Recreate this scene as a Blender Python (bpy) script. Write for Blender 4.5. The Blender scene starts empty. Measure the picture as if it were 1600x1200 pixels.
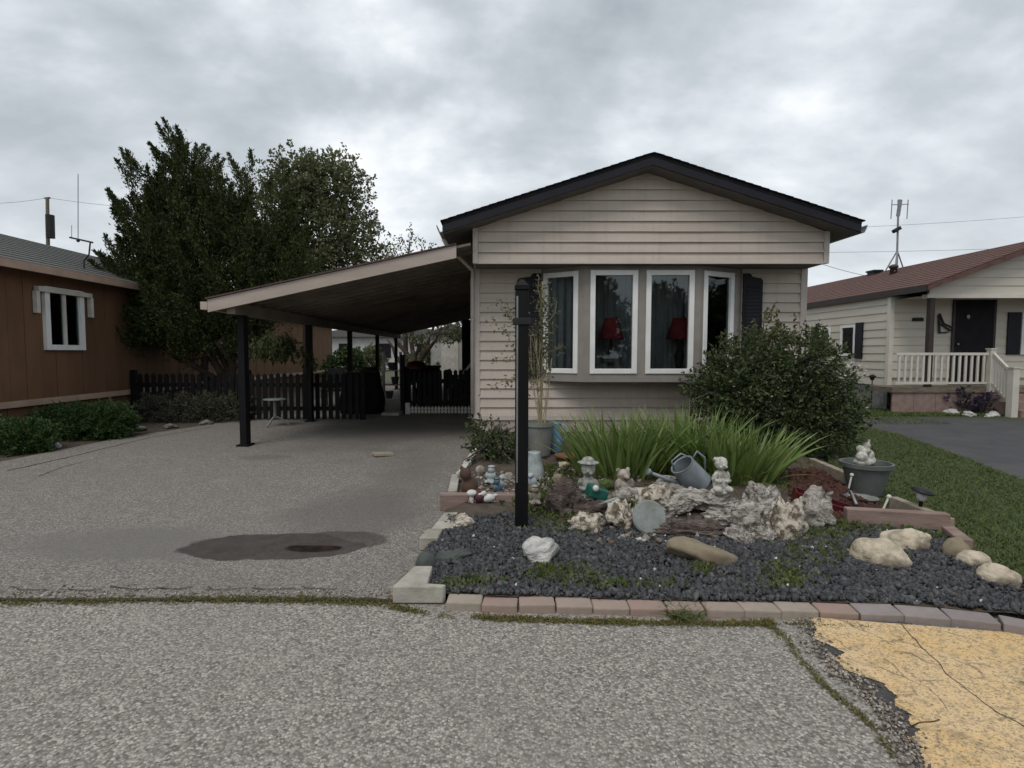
import bpy, bmesh, math, random
import numpy as np
from mathutils import Vector, Matrix, Euler, noise

R = math.radians
random.seed(11)
rng = np.random.default_rng(11)
S = bpy.context.scene
COL = S.collection

# ------------------------------------------------------------------ camera, sky, sun, exposure
F = 850.0                                   # focal length in photo pixels (1600 wide)
PITCH = math.atan(49 / F)
CAM = Vector((0, 0, 1.4))
cam_d = bpy.data.cameras.new('camera')
cam_d.sensor_width = 36
cam_d.lens = F / 1600 * 36
cam_d.shift_x = (800 - 773) / 1600
cam_d.clip_end = 1500
cam = bpy.data.objects.new('camera', cam_d)
cam.location = CAM
cam.rotation_euler = (math.pi / 2 - PITCH, 0, 0)
COL.objects.link(cam)
S.camera = cam

SUN_EL, SUN_AZ = 58.0, 205.0                # azimuth clockwise from +Y; behind the camera, a little left
w = bpy.data.worlds.new('World')
S.world = w
w.use_nodes = True
nt = w.node_tree
nt.nodes.clear()
def wn(t, **k):
    n = nt.nodes.new(t)
    for a, b in k.items(): setattr(n, a, b)
    return n
out = wn('ShaderNodeOutputWorld')
sky = wn('ShaderNodeTexSky', sky_type='NISHITA', sun_disc=False)
sky.sun_elevation = R(SUN_EL); sky.sun_rotation = R(SUN_AZ)
bg1 = wn('ShaderNodeBackground'); bg1.inputs[1].default_value = 0.08
nt.links.new(sky.outputs[0], bg1.inputs[0])
tc = wn('ShaderNodeTexCoord'); sep = wn('ShaderNodeSeparateXYZ')
nt.links.new(tc.outputs['Generated'], sep.inputs[0])
mz = wn('ShaderNodeMath', operation='MAXIMUM'); mz.inputs[1].default_value = 0
nt.links.new(sep.outputs[2], mz.inputs[0])
az = wn('ShaderNodeMath', operation='ADD'); az.inputs[1].default_value = 0.42
nt.links.new(mz.outputs[0], az.inputs[0])
dx = wn('ShaderNodeMath', operation='DIVIDE'); dy = wn('ShaderNodeMath', operation='DIVIDE')
for n, i in ((dx, 0), (dy, 1)):
    nt.links.new(sep.outputs[i], n.inputs[0]); nt.links.new(az.outputs[0], n.inputs[1])
cmb = wn('ShaderNodeCombineXYZ'); nt.links.new(dx.outputs[0], cmb.inputs[0]); nt.links.new(dy.outputs[0], cmb.inputs[1])
mp = wn('ShaderNodeMapping'); mp.inputs['Location'].default_value = (3.1, 1.35, 0); mp.inputs['Scale'].default_value = (1.15, 1.5, 1)
nt.links.new(cmb.outputs[0], mp.inputs[0])
n1 = wn('ShaderNodeTexNoise'); n1.inputs['Scale'].default_value = 1.25; n1.inputs['Detail'].default_value = 7
n1.inputs['Roughness'].default_value = 0.55; n1.inputs['Distortion'].default_value = 0.25
nt.links.new(mp.outputs[0], n1.inputs['Vector'])
n2 = wn('ShaderNodeTexNoise'); n2.inputs['Scale'].default_value = 4.2; n2.inputs['Detail'].default_value = 6
n2.inputs['Roughness'].default_value = 0.5
nt.links.new(mp.outputs[0], n2.inputs['Vector'])
mxn = wn('ShaderNodeMix', data_type='FLOAT'); mxn.inputs[0].default_value = 0.36
nt.links.new(n1.outputs[0], mxn.inputs[2]); nt.links.new(n2.outputs[0], mxn.inputs[3])
rmp = wn('ShaderNodeValToRGB')
cr = rmp.color_ramp
cr.elements[0].position = 0.36; cr.elements[0].color = (0.36, 0.40, 0.44, 1)
cr.elements[1].position = 0.63; cr.elements[1].color = (0.93, 0.95, 0.97, 1)
e = cr.elements.new(0.47); e.color = (0.51, 0.555, 0.595, 1)
e = cr.elements.new(0.56); e.color = (0.70, 0.745, 0.785, 1)
nt.links.new(mxn.outputs[0], rmp.inputs[0])
# overcast is brighter towards the horizon all the way round
hz = wn('ShaderNodeMapRange'); hz.inputs[1].default_value = 0.0; hz.inputs[2].default_value = 0.42
hz.inputs[3].default_value = 0.5; hz.inputs[4].default_value = 0.0
nt.links.new(mz.outputs[0], hz.inputs[0])
mh = wn('ShaderNodeMix', data_type='RGBA'); mh.inputs[7].default_value = (0.83, 0.87, 0.90, 1)
nt.links.new(hz.outputs[0], mh.inputs[0]); nt.links.new(rmp.outputs[0], mh.inputs[6])
bg2 = wn('ShaderNodeBackground'); bg2.inputs[1].default_value = 1.04
nt.links.new(mh.outputs[2], bg2.inputs[0])
mx = wn('ShaderNodeMixShader'); mx.inputs[0].default_value = 0.95
nt.links.new(bg1.outputs[0], mx.inputs[1]); nt.links.new(bg2.outputs[0], mx.inputs[2])
nt.links.new(mx.outputs[0], out.inputs[0])

sun_d = bpy.data.lights.new('sun', 'SUN')
sun_d.energy = 1.3; sun_d.angle = R(25); sun_d.color = (1.0, 0.94, 0.86)
sun = bpy.data.objects.new('sun', sun_d)
sun.rotation_euler = (R(90 - SUN_EL), 0, R(180 - SUN_AZ + 0))
COL.objects.link(sun)
sv = Vector((math.sin(R(SUN_AZ)) * math.cos(R(SUN_EL)), math.cos(R(SUN_AZ)) * math.cos(R(SUN_EL)), math.sin(R(SUN_EL))))
sun.rotation_euler = (-sv).to_track_quat('-Z', 'Y').to_euler()
S.view_settings.view_transform = 'Standard'
S.view_settings.look = 'None'
S.view_settings.exposure = 0.16
S.view_settings.gamma = 1.0
S.render.resolution_x, S.render.resolution_y = 1024, 768

# ------------------------------------------------------------------ placing helpers
def ray(u, v):
    xc = (u - 773) / F; yc = -(v - 600) / F
    s, c = math.sin(PITCH), math.cos(PITCH)
    return Vector((xc, c + yc * s, yc * c - s))
def at(u, v, Y):                            # the point of the plane y = Y seen at photo pixel (u, v)
    d = ray(u, v); return CAM + d * (Y / d.y)
def G(u, v, z=0.0):                         # the point of the level z seen there
    d = ray(u, v); return CAM + d * ((z - CAM.z) / d.z)

# ------------------------------------------------------------------ materials
M = {}
def new_mat(name):
    m = bpy.data.materials.new(name); m.use_nodes = True
    t = m.node_tree; t.nodes.clear()
    o = t.nodes.new('ShaderNodeOutputMaterial'); b = t.nodes.new('ShaderNodeBsdfPrincipled')
    t.links.new(b.outputs[0], o.inputs[0])
    M[name] = m
    return m, t, b
def N(t, ty, **k):
    n = t.nodes.new(ty)
    for a, b in k.items():
        if a.startswith('i_'): n.inputs[a[2:].replace('_', ' ')].default_value = b
        else: setattr(n, a, b)
    return n
def ramp(t, src, stops):
    r = t.nodes.new('ShaderNodeValToRGB'); e = r.color_ramp.elements
    e[0].position, e[1].position = stops[0][0], stops[-1][0]
    def c4(c): return (c, c, c, 1) if not hasattr(c, '__len__') else (*c[:3], 1)
    e[0].color, e[1].color = c4(stops[0][1]), c4(stops[-1][1])
    for p, c in stops[1:-1]:
        x = e.new(p); x.color = c4(c)
    t.links.new(src, r.inputs[0]); return r.outputs[0]
def mixc(t, fac, a, b):
    m = t.nodes.new('ShaderNodeMix'); m.data_type = 'RGBA'
    for s, i in ((fac, 0), (a, 6), (b, 7)):
        if hasattr(s, 'is_linked'): t.links.new(s, m.inputs[i])
        elif hasattr(s, '__len__'): m.inputs[i].default_value = (*s[:3], 1)
        else: m.inputs[i].default_value = s
    return m.outputs[2]
def mth(t, op, a, b=None):
    m = t.nodes.new('ShaderNodeMath'); m.operation = op
    for s, i in ((a, 0), (b, 1)):
        if s is None: continue
        if hasattr(s, 'is_linked'): t.links.new(s, m.inputs[i])
        else: m.inputs[i].default_value = s
    return m.outputs[0]
def ocoord(t, scale=(1, 1, 1)):
    c = t.nodes.new('ShaderNodeTexCoord'); mp = t.nodes.new('ShaderNodeMapping')
    mp.inputs['Scale'].default_value = scale
    t.links.new(c.outputs['Object'], mp.inputs[0]); return mp.outputs[0]
def bump(t, b, h, strength=0.3, dist=0.01):
    n = t.nodes.new('ShaderNodeBump'); n.inputs['Strength'].default_value = strength
    n.inputs['Distance'].default_value = dist
    t.links.new(h, n.inputs['Height']); t.links.new(n.outputs[0], b.inputs['Normal'])
def nz(t, vec, scale, detail=4, rough=0.55, dist=0.0):
    n = N(t, 'ShaderNodeTexNoise'); n.inputs['Scale'].default_value = scale
    n.inputs['Detail'].default_value = detail; n.inputs['Roughness'].default_value = rough
    n.inputs['Distortion'].default_value = dist
    t.links.new(vec, n.inputs['Vector']); return n.outputs[0]

def pm(name, c1, c2=None, scale=6, rough=0.75, bmp=0.0, bscale=40, stretch=(1, 1, 1), metal=0.0, lo=0.35, hi=0.65, bdist=0.01, dirt=None, spec=0.5):
    m, t, b = new_mat(name)
    v = ocoord(t, stretch)
    c2 = c2 or tuple(x * 0.8 for x in c1)
    col = ramp(t, nz(t, v, scale, 5), [(lo, c1), (hi, c2)])
    if dirt:
        col = mixc(t, ramp(t, nz(t, v, scale * 0.35, 6, 0.65), [(0.5, 0.0), (0.72, 0.85)]), col, dirt)
    t.links.new(col, b.inputs['Base Color'])
    b.inputs['Roughness'].default_value = rough; b.inputs['Metallic'].default_value = metal
    b.inputs['Specular IOR Level'].default_value = spec
    if bmp: bump(t, b, nz(t, v, bscale, 4), bmp, bdist)
    return m
def leafmat(name, cols, rough=0.6, trans=0.25):
    m, t, b = new_mat(name)
    g = t.nodes.new('ShaderNodeNewGeometry')
    st = [(i / (len(cols) - 1), c) for i, c in enumerate(cols)]
    col = ramp(t, g.outputs['Random Per Island'], st)
    t.links.new(col, b.inputs['Base Color'])
    b.inputs['Roughness'].default_value = rough
    b.inputs['Specular IOR Level'].default_value = 0.35
    tr = t.nodes.new('ShaderNodeBsdfTranslucent'); t.links.new(col, tr.inputs[0])
    mxs = t.nodes.new('ShaderNodeMixShader'); mxs.inputs[0].default_value = trans
    o = [n for n in t.nodes if n.type == 'OUTPUT_MATERIAL'][0]
    t.links.new(b.outputs[0], mxs.inputs[1]); t.links.new(tr.outputs[0], mxs.inputs[2]); t.links.new(mxs.outputs[0], o.inputs[0])
    return m
def islandmat(name, cols, rough=0.8, bmp=0.3, bscale=60, metal=0):
    m, t, b = new_mat(name)
    g = t.nodes.new('ShaderNodeNewGeometry')
    st = [(i / (len(cols) - 1), c) for i, c in enumerate(cols)]
    col = ramp(t, g.outputs['Random Per Island'], st)
    v = ocoord(t)
    col = mixc(t, ramp(t, nz(t, v, bscale, 3), [(0.45, 0.0), (0.75, 0.2)]), col, (0.2, 0.2, 0.2))
    t.links.new(col, b.inputs['Base Color']); b.inputs['Roughness'].default_value = rough
    if bmp: bump(t, b, nz(t, v, bscale, 3), bmp, 0.005)
    return m

m, t, b = new_mat('siding')
v = ocoord(t, (0.3, 0.3, 2.5)); vst = ocoord(t, (6, 6, 0.35)); vp = ocoord(t)
col = ramp(t, nz(t, v, 3, 5), [(0.35, (0.50, 0.435, 0.375)), (0.65, (0.44, 0.38, 0.325))])
col = mixc(t, ramp(t, nz(t, vst, 2.0, 5, 0.65), [(0.50, 0.0), (0.75, 0.5)]), col, (0.33, 0.28, 0.235))
col = mixc(t, ramp(t, nz(t, vp, 1.1, 5, 0.6), [(0.45, 0.0), (0.75, 0.35)]), col, (0.37, 0.315, 0.265))
t.links.new(col, b.inputs['Base Color']); b.inputs['Roughness'].default_value = 0.6
bump(t, b, nz(t, ocoord(t, (1, 1, 6)), 20, 3), 0.12, 0.01)
pm('trim_tan', (0.50, 0.445, 0.40), (0.43, 0.38, 0.34), 5, 0.55, 0.05)
pm('skirting', (0.44, 0.37, 0.33), (0.36, 0.30, 0.265), 4, 0.7, 0.1, 30, dirt=(0.25, 0.21, 0.18))
pm('bay_paint', (0.26, 0.235, 0.21), (0.22, 0.20, 0.18), 5, 0.6, 0.06)
pm('white_vinyl', (0.78, 0.78, 0.77), (0.68, 0.68, 0.67), 4, 0.4)
pm('cream_rail', (0.58, 0.55, 0.49), (0.50, 0.475, 0.42), 4, 0.5)
pm('white_old', (0.62, 0.60, 0.56), (0.48, 0.46, 0.42), 5, 0.6, 0.1)
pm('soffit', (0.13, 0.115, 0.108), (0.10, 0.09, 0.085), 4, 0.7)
pm('fascia_dark', (0.014, 0.014, 0.020), (0.010, 0.010, 0.014), 4, 0.6, spec=0.25)
pm('shingle_dark', (0.010, 0.010, 0.013), (0.020, 0.020, 0.024), 30, 0.95, 0.6, 120, spec=0.15)
pm('shutter_paint', (0.008, 0.007, 0.014), (0.006, 0.006, 0.010), 6, 0.5, spec=0.25)
pm('carport_fascia', (0.42, 0.355, 0.31), (0.35, 0.29, 0.25), 3, 0.6, 0.1, 30, (0.3, 1, 2), dirt=(0.27, 0.21, 0.17))
pm('carport_pan', (0.21, 0.18, 0.145), (0.15, 0.13, 0.105), 2, 0.65, 0.05, dirt=(0.085, 0.066, 0.052), spec=0.2)
pm('rust_edge', (0.11, 0.05, 0.04), (0.05, 0.035, 0.035), 8, 0.8, 0.2)
pm('black_paint', (0.004, 0.004, 0.005), (0.007, 0.007, 0.009), 12, 0.6, 0.15, 40, spec=0.18)
pm('post_black', (0.003, 0.003, 0.004), (0.006, 0.006, 0.007), 9, 0.55, 0.25, 25, (1, 1, 0.3), spec=0.2)
pm('concrete', (0.42, 0.40, 0.35), (0.30, 0.28, 0.24), 7, 0.9, 0.4, 60, dirt=(0.17, 0.17, 0.11))
pm('old_wood', (0.20, 0.16, 0.12), (0.10, 0.08, 0.06), 5, 0.9, 0.4, 30, (1, 1, 4))
pm('brown_wall', (0.165, 0.092, 0.053), (0.13, 0.072, 0.042), 3, 0.85, 0.1, 40, (1, 1, 0.3), dirt=(0.10, 0.056, 0.034), spec=0.2)
pm('tan_wall', (0.19, 0.115, 0.066), (0.15, 0.09, 0.052), 3, 0.85, spec=0.2)
pm('brown_trim', (0.42, 0.30, 0.23), (0.34, 0.24, 0.18), 4, 0.7, 0.1)
pm('roof_gray', (0.085, 0.085, 0.085), (0.13, 0.125, 0.12), 25, 0.95, 0.5, 90)
pm('roof_brown', (0.125, 0.062, 0.050), (0.085, 0.045, 0.038), 14, 0.95, 0.5, 70, dirt=(0.14, 0.085, 0.065))
pm('fascia_brown', (0.035, 0.022, 0.020), (0.024, 0.016, 0.015), 4, 0.6)
pm('cream_siding', (0.56, 0.52, 0.44), (0.50, 0.46, 0.385), 3, 0.65, 0.08, 40, (0.3, 0.3, 2))
pm('cream_trim', (0.62, 0.58, 0.50), (0.56, 0.52, 0.45), 3, 0.6)
pm('skirt_brick', (0.26, 0.185, 0.16), (0.20, 0.14, 0.12), 8, 0.9, 0.3, 40)
pm('stone_skirt', (0.22, 0.22, 0.22), (0.12, 0.12, 0.125), 9, 0.9, 0.5, 30)
pm('door_dark', (0.007, 0.006, 0.009), (0.011, 0.010, 0.012), 5, 0.6, spec=0.15)
pm('metal_gray', (0.28, 0.29, 0.30), (0.2, 0.2, 0.21), 6, 0.45, 0.05, metal=0.6)
pm('galvanised', (0.25, 0.28, 0.30), (0.17, 0.195, 0.21), 9, 0.55, 0.1, 40, metal=0.3)
pm('dark_metal', (0.012, 0.012, 0.013), (0.022, 0.022, 0.022), 8, 0.6, spec=0.3)
pm('bark', (0.075, 0.052, 0.040), (0.035, 0.025, 0.02), 8, 0.95, 0.8, 20, (1, 1, 0.25), bdist=0.03)
pm('twig_gray', (0.12, 0.105, 0.09), (0.07, 0.06, 0.05), 8, 0.95, 0.4, 30)
pm('bamboo', (0.36, 0.30, 0.18), (0.24, 0.20, 0.12), 9, 0.6)
pm('soil', (0.055, 0.042, 0.032), (0.10, 0.075, 0.055), 9, 0.95, 0.8, 40, bdist=0.03)
pm('mulch', (0.11, 0.04, 0.026), (0.055, 0.024, 0.018), 30, 0.95, 0.9, 60, bdist=0.03)
pm('lawn_base', (0.030, 0.047, 0.012), (0.05, 0.055, 0.02), 9, 0.95, 0.5, 60)
pm('far_ground', (0.05, 0.06, 0.025), (0.08, 0.075, 0.045), 0.5, 0.95)
pm('dark_asphalt', (0.045, 0.045, 0.05), (0.062, 0.06, 0.064), 2.5, 0.85, 0.5, 140, dirt=(0.085, 0.08, 0.08))
pm('crack_dark', (0.022, 0.018, 0.014), (0.05, 0.038, 0.022), 20, 0.95)
pm('rock_white', (0.50, 0.49, 0.465), (0.30, 0.29, 0.28), 9, 0.85, 0.9, 14, (1, 1, 2), lo=0.45, hi=0.6, dirt=(0.17, 0.165, 0.15), bdist=0.04)
pm('rock_cream', (0.52, 0.45, 0.345), (0.30, 0.25, 0.185), 11, 0.9, 0.7, 22, lo=0.42, hi=0.62, dirt=(0.10, 0.085, 0.065), bdist=0.03)
pm('rock_tan', (0.235, 0.195, 0.13), (0.17, 0.14, 0.095), 6, 0.85, 0.4, 25, dirt=(0.22, 0.13, 0.10), bdist=0.02)
pm('rock_gray', (0.20, 0.19, 0.175), (0.12, 0.11, 0.10), 10, 0.9, 0.7, 25, dirt=(0.10, 0.11, 0.05), bdist=0.02)
pm('rock_green', (0.045, 0.055, 0.05), (0.07, 0.08, 0.072), 9, 0.7, 0.4, 30)
pm('rock_holey', (0.55, 0.50, 0.42), (0.13, 0.10, 0.075), 17, 0.95, 0.9, 30, lo=0.47, hi=0.60, dirt=(0.13, 0.13, 0.06), bdist=0.03)
m, t, b = new_mat('driftwood')
v = ocoord(t, (3, 8, 8)); vv = ocoord(t)
g1 = nz(t, v, 2.6, 6, 0.7, 0.5); g2 = nz(t, vv, 9, 5, 0.7)
col = ramp(t, g1, [(0.34, (0.10, 0.082, 0.068)), (0.45, (0.31, 0.28, 0.245)), (0.54, (0.48, 0.45, 0.41)), (0.66, (0.64, 0.615, 0.57))])
col = mixc(t, ramp(t, g2, [(0.54, 0.0), (0.62, 0.9)]), col, (0.06, 0.046, 0.038))
t.links.new(col, b.inputs['Base Color']); b.inputs['Roughness'].default_value = 0.95
bump(t, b, mth(t, 'SUBTRACT', g1, mth(t, 'MULTIPLY', g2, 0.8)), 1.0, 0.04)
pm('driftwood_dark', (0.16, 0.12, 0.105), (0.055, 0.038, 0.032), 13, 0.95, 1.0, 26, (1, 3, 3), dirt=(0.30, 0.26, 0.23), bdist=0.04)
pm('disc_stone', (0.25, 0.27, 0.27), (0.17, 0.185, 0.17), 12, 0.9, 0.6, 40, (1, 1, 2.5), dirt=(0.22, 0.25, 0.16))
pm('statue_white', (0.54, 0.53, 0.48), (0.28, 0.27, 0.235), 26, 0.85, 0.7, 60, lo=0.42, hi=0.64, dirt=(0.13, 0.13, 0.10))
pm('statue_grey', (0.38, 0.38, 0.35), (0.20, 0.205, 0.185), 26, 0.9, 0.7, 60, lo=0.42, hi=0.62, dirt=(0.10, 0.11, 0.075))
pm('statue_beige', (0.38, 0.345, 0.29), (0.20, 0.17, 0.135), 22, 0.9, 0.7, 60, lo=0.42, hi=0.62, dirt=(0.10, 0.09, 0.06))
pm('glaze_green', (0.012, 0.085, 0.062), (0.02, 0.12, 0.09), 20, 0.25)
pm('glaze_blue', (0.045, 0.085, 0.13), (0.10, 0.15, 0.17), 22, 0.35, dirt=(0.03, 0.05, 0.05))
pm('pale_blue', (0.40, 0.44, 0.44), (0.26, 0.30, 0.31), 18, 0.6, dirt=(0.16, 0.17, 0.14))
pm('light_blue', (0.12, 0.25, 0.38), (0.22, 0.36, 0.46), 20, 0.5, dirt=(0.07, 0.15, 0.22))
pm('white_glaze', (0.66, 0.655, 0.63), (0.48, 0.475, 0.45), 18, 0.5, dirt=(0.30, 0.27, 0.22))
pm('pot_gray', (0.20, 0.205, 0.19), (0.155, 0.16, 0.145), 8, 0.6, 0.1, 40)
pm('pot_dark', (0.12, 0.135, 0.13), (0.09, 0.10, 0.095), 8, 0.6, 0.1, 40)
pm('terracotta', (0.20, 0.085, 0.05), (0.14, 0.06, 0.038), 10, 0.85, 0.1)
pm('red_paint', (0.09, 0.010, 0.012), (0.05, 0.008, 0.010), 9, 0.4)
pm('brown_clay', (0.10, 0.055, 0.038), (0.06, 0.035, 0.025), 14, 0.9, 0.6, 40)
pm('maroon', (0.09, 0.02, 0.028), (0.06, 0.015, 0.02), 12, 0.5)
pm('lampshade', (0.26, 0.016, 0.030), (0.19, 0.012, 0.022), 10, 0.85)
pm('curtain', (0.34, 0.34, 0.34), (0.26, 0.26, 0.27), 4, 0.9)
pm('interior', (0.42, 0.40, 0.37), (0.36, 0.34, 0.32), 2, 0.9)
pm('timber_red', (0.27, 0.19, 0.165), (0.18, 0.125, 0.105), 6, 0.9, 0.4, 30, (0.4, 2, 2), dirt=(0.34, 0.30, 0.25))
pm('timber_gray', (0.33, 0.28, 0.22), (0.22, 0.185, 0.145), 6, 0.9, 0.4, 30, (0.4, 2, 2), dirt=(0.20, 0.12, 0.09))
pm('purple_fabric', (0.09, 0.06, 0.14), (0.13, 0.10, 0.18), 9, 0.8)
pm('far_wall', (0.42, 0.42, 0.41), (0.36, 0.36, 0.35), 3, 0.8)
pm('rubber_black', (0.004, 0.004, 0.005), (0.008, 0.008, 0.008), 6, 0.7, spec=0.2)
islandmat('gravel_slate', [(0.012, 0.0125, 0.015), (0.028, 0.029, 0.034), (0.052, 0.053, 0.060), (0.032, 0.031, 0.032), (0.095, 0.096, 0.10), (0.02, 0.02, 0.024)], 0.75, 0.3, 90)
islandmat('gravel_white', [(0.5, 0.48, 0.44), (0.62, 0.61, 0.58), (0.4, 0.37, 0.32)], 0.85, 0.3, 90)
islandmat('pocket_stone', [(0.06, 0.045, 0.035), (0.16, 0.13, 0.10), (0.35, 0.31, 0.26), (0.10, 0.07, 0.05), (0.5, 0.47, 0.42)], 0.9, 0.3, 60)
leafmat('leaf_juniper', [(0.018, 0.030, 0.009), (0.032, 0.048, 0.013), (0.075, 0.090, 0.022), (0.026, 0.038, 0.012)], 0.8, 0.08)
leafmat('leaf_olive', [(0.08, 0.098, 0.040), (0.13, 0.145, 0.068), (0.19, 0.195, 0.10), (0.07, 0.085, 0.040)], 0.6, 0.3)
leafmat('leaf_shrub', [(0.032, 0.055, 0.022), (0.055, 0.082, 0.030), (0.095, 0.118, 0.042), (0.040, 0.066, 0.032)], 0.5, 0.2)
leafmat('leaf_young', [(0.09, 0.105, 0.035), (0.13, 0.14, 0.05), (0.07, 0.085, 0.03)], 0.5, 0.3)
leafmat('leaf_iris', [(0.11, 0.175, 0.038), (0.17, 0.245, 0.064), (0.26, 0.33, 0.12), (0.09, 0.15, 0.038), (0.21, 0.28, 0.085)], 0.38, 0.3)
leafmat('leaf_lowgreen', [(0.030, 0.060, 0.015), (0.044, 0.082, 0.022), (0.062, 0.102, 0.030)], 0.6, 0.15)
leafmat('leaf_graygreen', [(0.055, 0.06, 0.042), (0.085, 0.088, 0.062), (0.06, 0.072, 0.034), (0.11, 0.10, 0.08)], 0.7, 0.15)
leafmat('leaf_vine', [(0.10, 0.105, 0.05), (0.15, 0.15, 0.085), (0.075, 0.085, 0.04)], 0.6, 0.3)
leafmat('leaf_weed', [(0.06, 0.10, 0.02), (0.10, 0.14, 0.04), (0.15, 0.16, 0.065), (0.07, 0.09, 0.03)], 0.6, 0.25)
leafmat('leaf_moss', [(0.11, 0.12, 0.03), (0.16, 0.16, 0.05), (0.19, 0.11, 0.045), (0.09, 0.12, 0.03), (0.17, 0.15, 0.07)], 0.7, 0.2)
leafmat('leaf_grass', [(0.052, 0.086, 0.015), (0.08, 0.12, 0.026), (0.12, 0.14, 0.042)], 0.6, 0.2)
leafmat('leaf_purple', [(0.07, 0.045, 0.11), (0.11, 0.08, 0.15), (0.05, 0.04, 0.07), (0.05, 0.06, 0.04)], 0.6, 0.2)
leafmat('petal_white', [(0.62, 0.58, 0.55), (0.72, 0.70, 0.66), (0.50, 0.42, 0.38)], 0.6, 0.25)

def brickmat(name, c1, c2, moss):
    m, t, b = new_mat(name)
    v = ocoord(t); oi = t.nodes.new('ShaderNodeObjectInfo')
    a = nz(t, v, 14, 5); 
    base = mixc(t, oi.outputs['Random'], c1, c2)
    col = mixc(t, ramp(t, a, [(0.4, 0.0), (0.7, 0.55)]), base, moss)
    t.links.new(col, b.inputs['Base Color']); b.inputs['Roughness'].default_value = 0.9
    bump(t, b, nz(t, v, 70, 3), 0.4, 0.006)
brickmat('brick_pink', (0.30, 0.205, 0.175), (0.33, 0.28, 0.235), (0.20, 0.19, 0.14))
brickmat('brick_gray', (0.22, 0.185, 0.185), (0.27, 0.235, 0.225), (0.17, 0.145, 0.13))

def chip_color(t, v, lo=1.0):
    """exposed stone chips in worn binder: colour, height"""
    wv = N(t, 'ShaderNodeTexNoise'); wv.inputs['Scale'].default_value = 60; wv.inputs['Detail'].default_value = 2
    t.links.new(v, wv.inputs['Vector'])
    va = N(t, 'ShaderNodeVectorMath', operation='MULTIPLY_ADD'); va.inputs[1].default_value = (0.012, 0.012, 0.012)
    t.links.new(wv.outputs['Color'], va.inputs[0]); t.links.new(v, va.inputs[2])
    vo = N(t, 'ShaderNodeTexVoronoi', feature='F1'); vo.inputs['Scale'].default_value = 90
    t.links.new(va.outputs[0], vo.inputs['Vector'])
    sp = t.nodes.new('ShaderNodeSeparateColor'); t.links.new(vo.outputs['Color'], sp.inputs[0])
    q = lambda x: (x * 1.08 * lo, x * 0.99 * lo, x * 0.89 * lo)
    stone = ramp(t, sp.outputs[0], [(0.0, q(0.085)), (0.25, q(0.20)), (0.6, q(0.305)), (0.85, q(0.39)), (1.0, q(0.48))])
    warm = ramp(t, sp.outputs[1], [(0.75, 0.0), (1.0, 0.35)])
    stone = mixc(t, warm, stone, (0.30 * lo, 0.225 * lo, 0.17 * lo))
    gap = ramp(t, vo.outputs['Distance'], [(0.35, 0.0), (0.75, 0.8)])
    fine = nz(t, v, 260, 2)
    binder = ramp(t, fine, [(0.3, q(0.07)), (0.7, q(0.18))])
    col = mixc(t, gap, stone, binder)
    big = nz(t, v, 0.8, 6, 0.62); mid = nz(t, v, 4.5, 5, 0.6)
    col = mixc(t, ramp(t, big, [(0.42, 0.0), (0.70, 0.40)]), col, q(0.19))
    col = mixc(t, ramp(t, mid, [(0.52, 0.0), (0.74, 0.35)]), col, q(0.17))
    col = mixc(t, ramp(t, mid, [(0.28, 0.35), (0.42, 0.0)]), col, q(0.34))
    h = mth(t, 'SUBTRACT', 1.0, vo.outputs['Distance'])
    return col, h
m, t, b = new_mat('road_chip')
v = ocoord(t); col, h = chip_color(t, v)
t.links.new(col, b.inputs['Base Color']); b.inputs['Roughness'].default_value = 0.88; bump(t, b, h, 0.55, 0.006)

m, t, b = new_mat('patch_asphalt')
v = ocoord(t); col, h = chip_color(t, v, 0.42)
col = mixc(t, ramp(t, nz(t, v, 6, 5), [(0.40, 0.0), (0.62, 0.8)]), col, (0.045, 0.045, 0.05))
t.links.new(col, b.inputs['Base Color']); b.inputs['Roughness'].default_value = 0.9; bump(t, b, h, 0.7, 0.01)

def ellipse(t, v, c, r, wob=0.25, soft=0.18, ns=3.0):
    n = N(t, 'ShaderNodeTexNoise'); n.inputs['Scale'].default_value = ns; n.inputs['Detail'].default_value = 4
    t.links.new(v, n.inputs['Vector'])
    sp = t.nodes.new('ShaderNodeSeparateXYZ'); t.links.new(v, sp.inputs[0])
    ex = mth(t, 'DIVIDE', mth(t, 'SUBTRACT', sp.outputs[0], c[0]), r[0])
    ey = mth(t, 'DIVIDE', mth(t, 'SUBTRACT', sp.outputs[1], c[1]), r[1])
    d = mth(t, 'SQRT', mth(t, 'ADD', mth(t, 'MULTIPLY', ex, ex), mth(t, 'MULTIPLY', ey, ey)))
    d = mth(t, 'ADD', d, mth(t, 'MULTIPLY', mth(t, 'SUBTRACT', n.outputs[0], 0.5), wob * 2))
    return ramp(t, d, [(1.0 - soft, 1.0), (1.0 + soft, 0.0)])
m, t, b = new_mat('driveway_chip')
v = ocoord(t); col, h = chip_color(t, v, 0.78)
c0 = G(215, 850); s1 = ellipse(t, v, c0, (1.15, 0.42), 0.35, 0.4, 2)
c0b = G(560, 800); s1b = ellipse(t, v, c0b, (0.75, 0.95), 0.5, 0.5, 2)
c1 = G(425, 854); s2 = ellipse(t, v, c1, (0.68, 0.28), 0.30, 0.05, 3.2)
c1b = G(520, 846); s2b = ellipse(t, v, c1b, (0.42, 0.24), 0.3, 0.12, 3)
c2 = G(488, 858); s3 = ellipse(t, v, c2, (0.24, 0.08), 0.6, 0.22, 6)
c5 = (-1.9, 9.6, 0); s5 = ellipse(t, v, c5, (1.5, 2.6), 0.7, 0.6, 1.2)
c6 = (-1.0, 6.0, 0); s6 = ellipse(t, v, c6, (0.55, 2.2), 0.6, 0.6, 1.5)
c3 = G(415, 715); s4 = ellipse(t, v, c3, (0.38, 0.20), 0.4, 0.3, 3)
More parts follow.
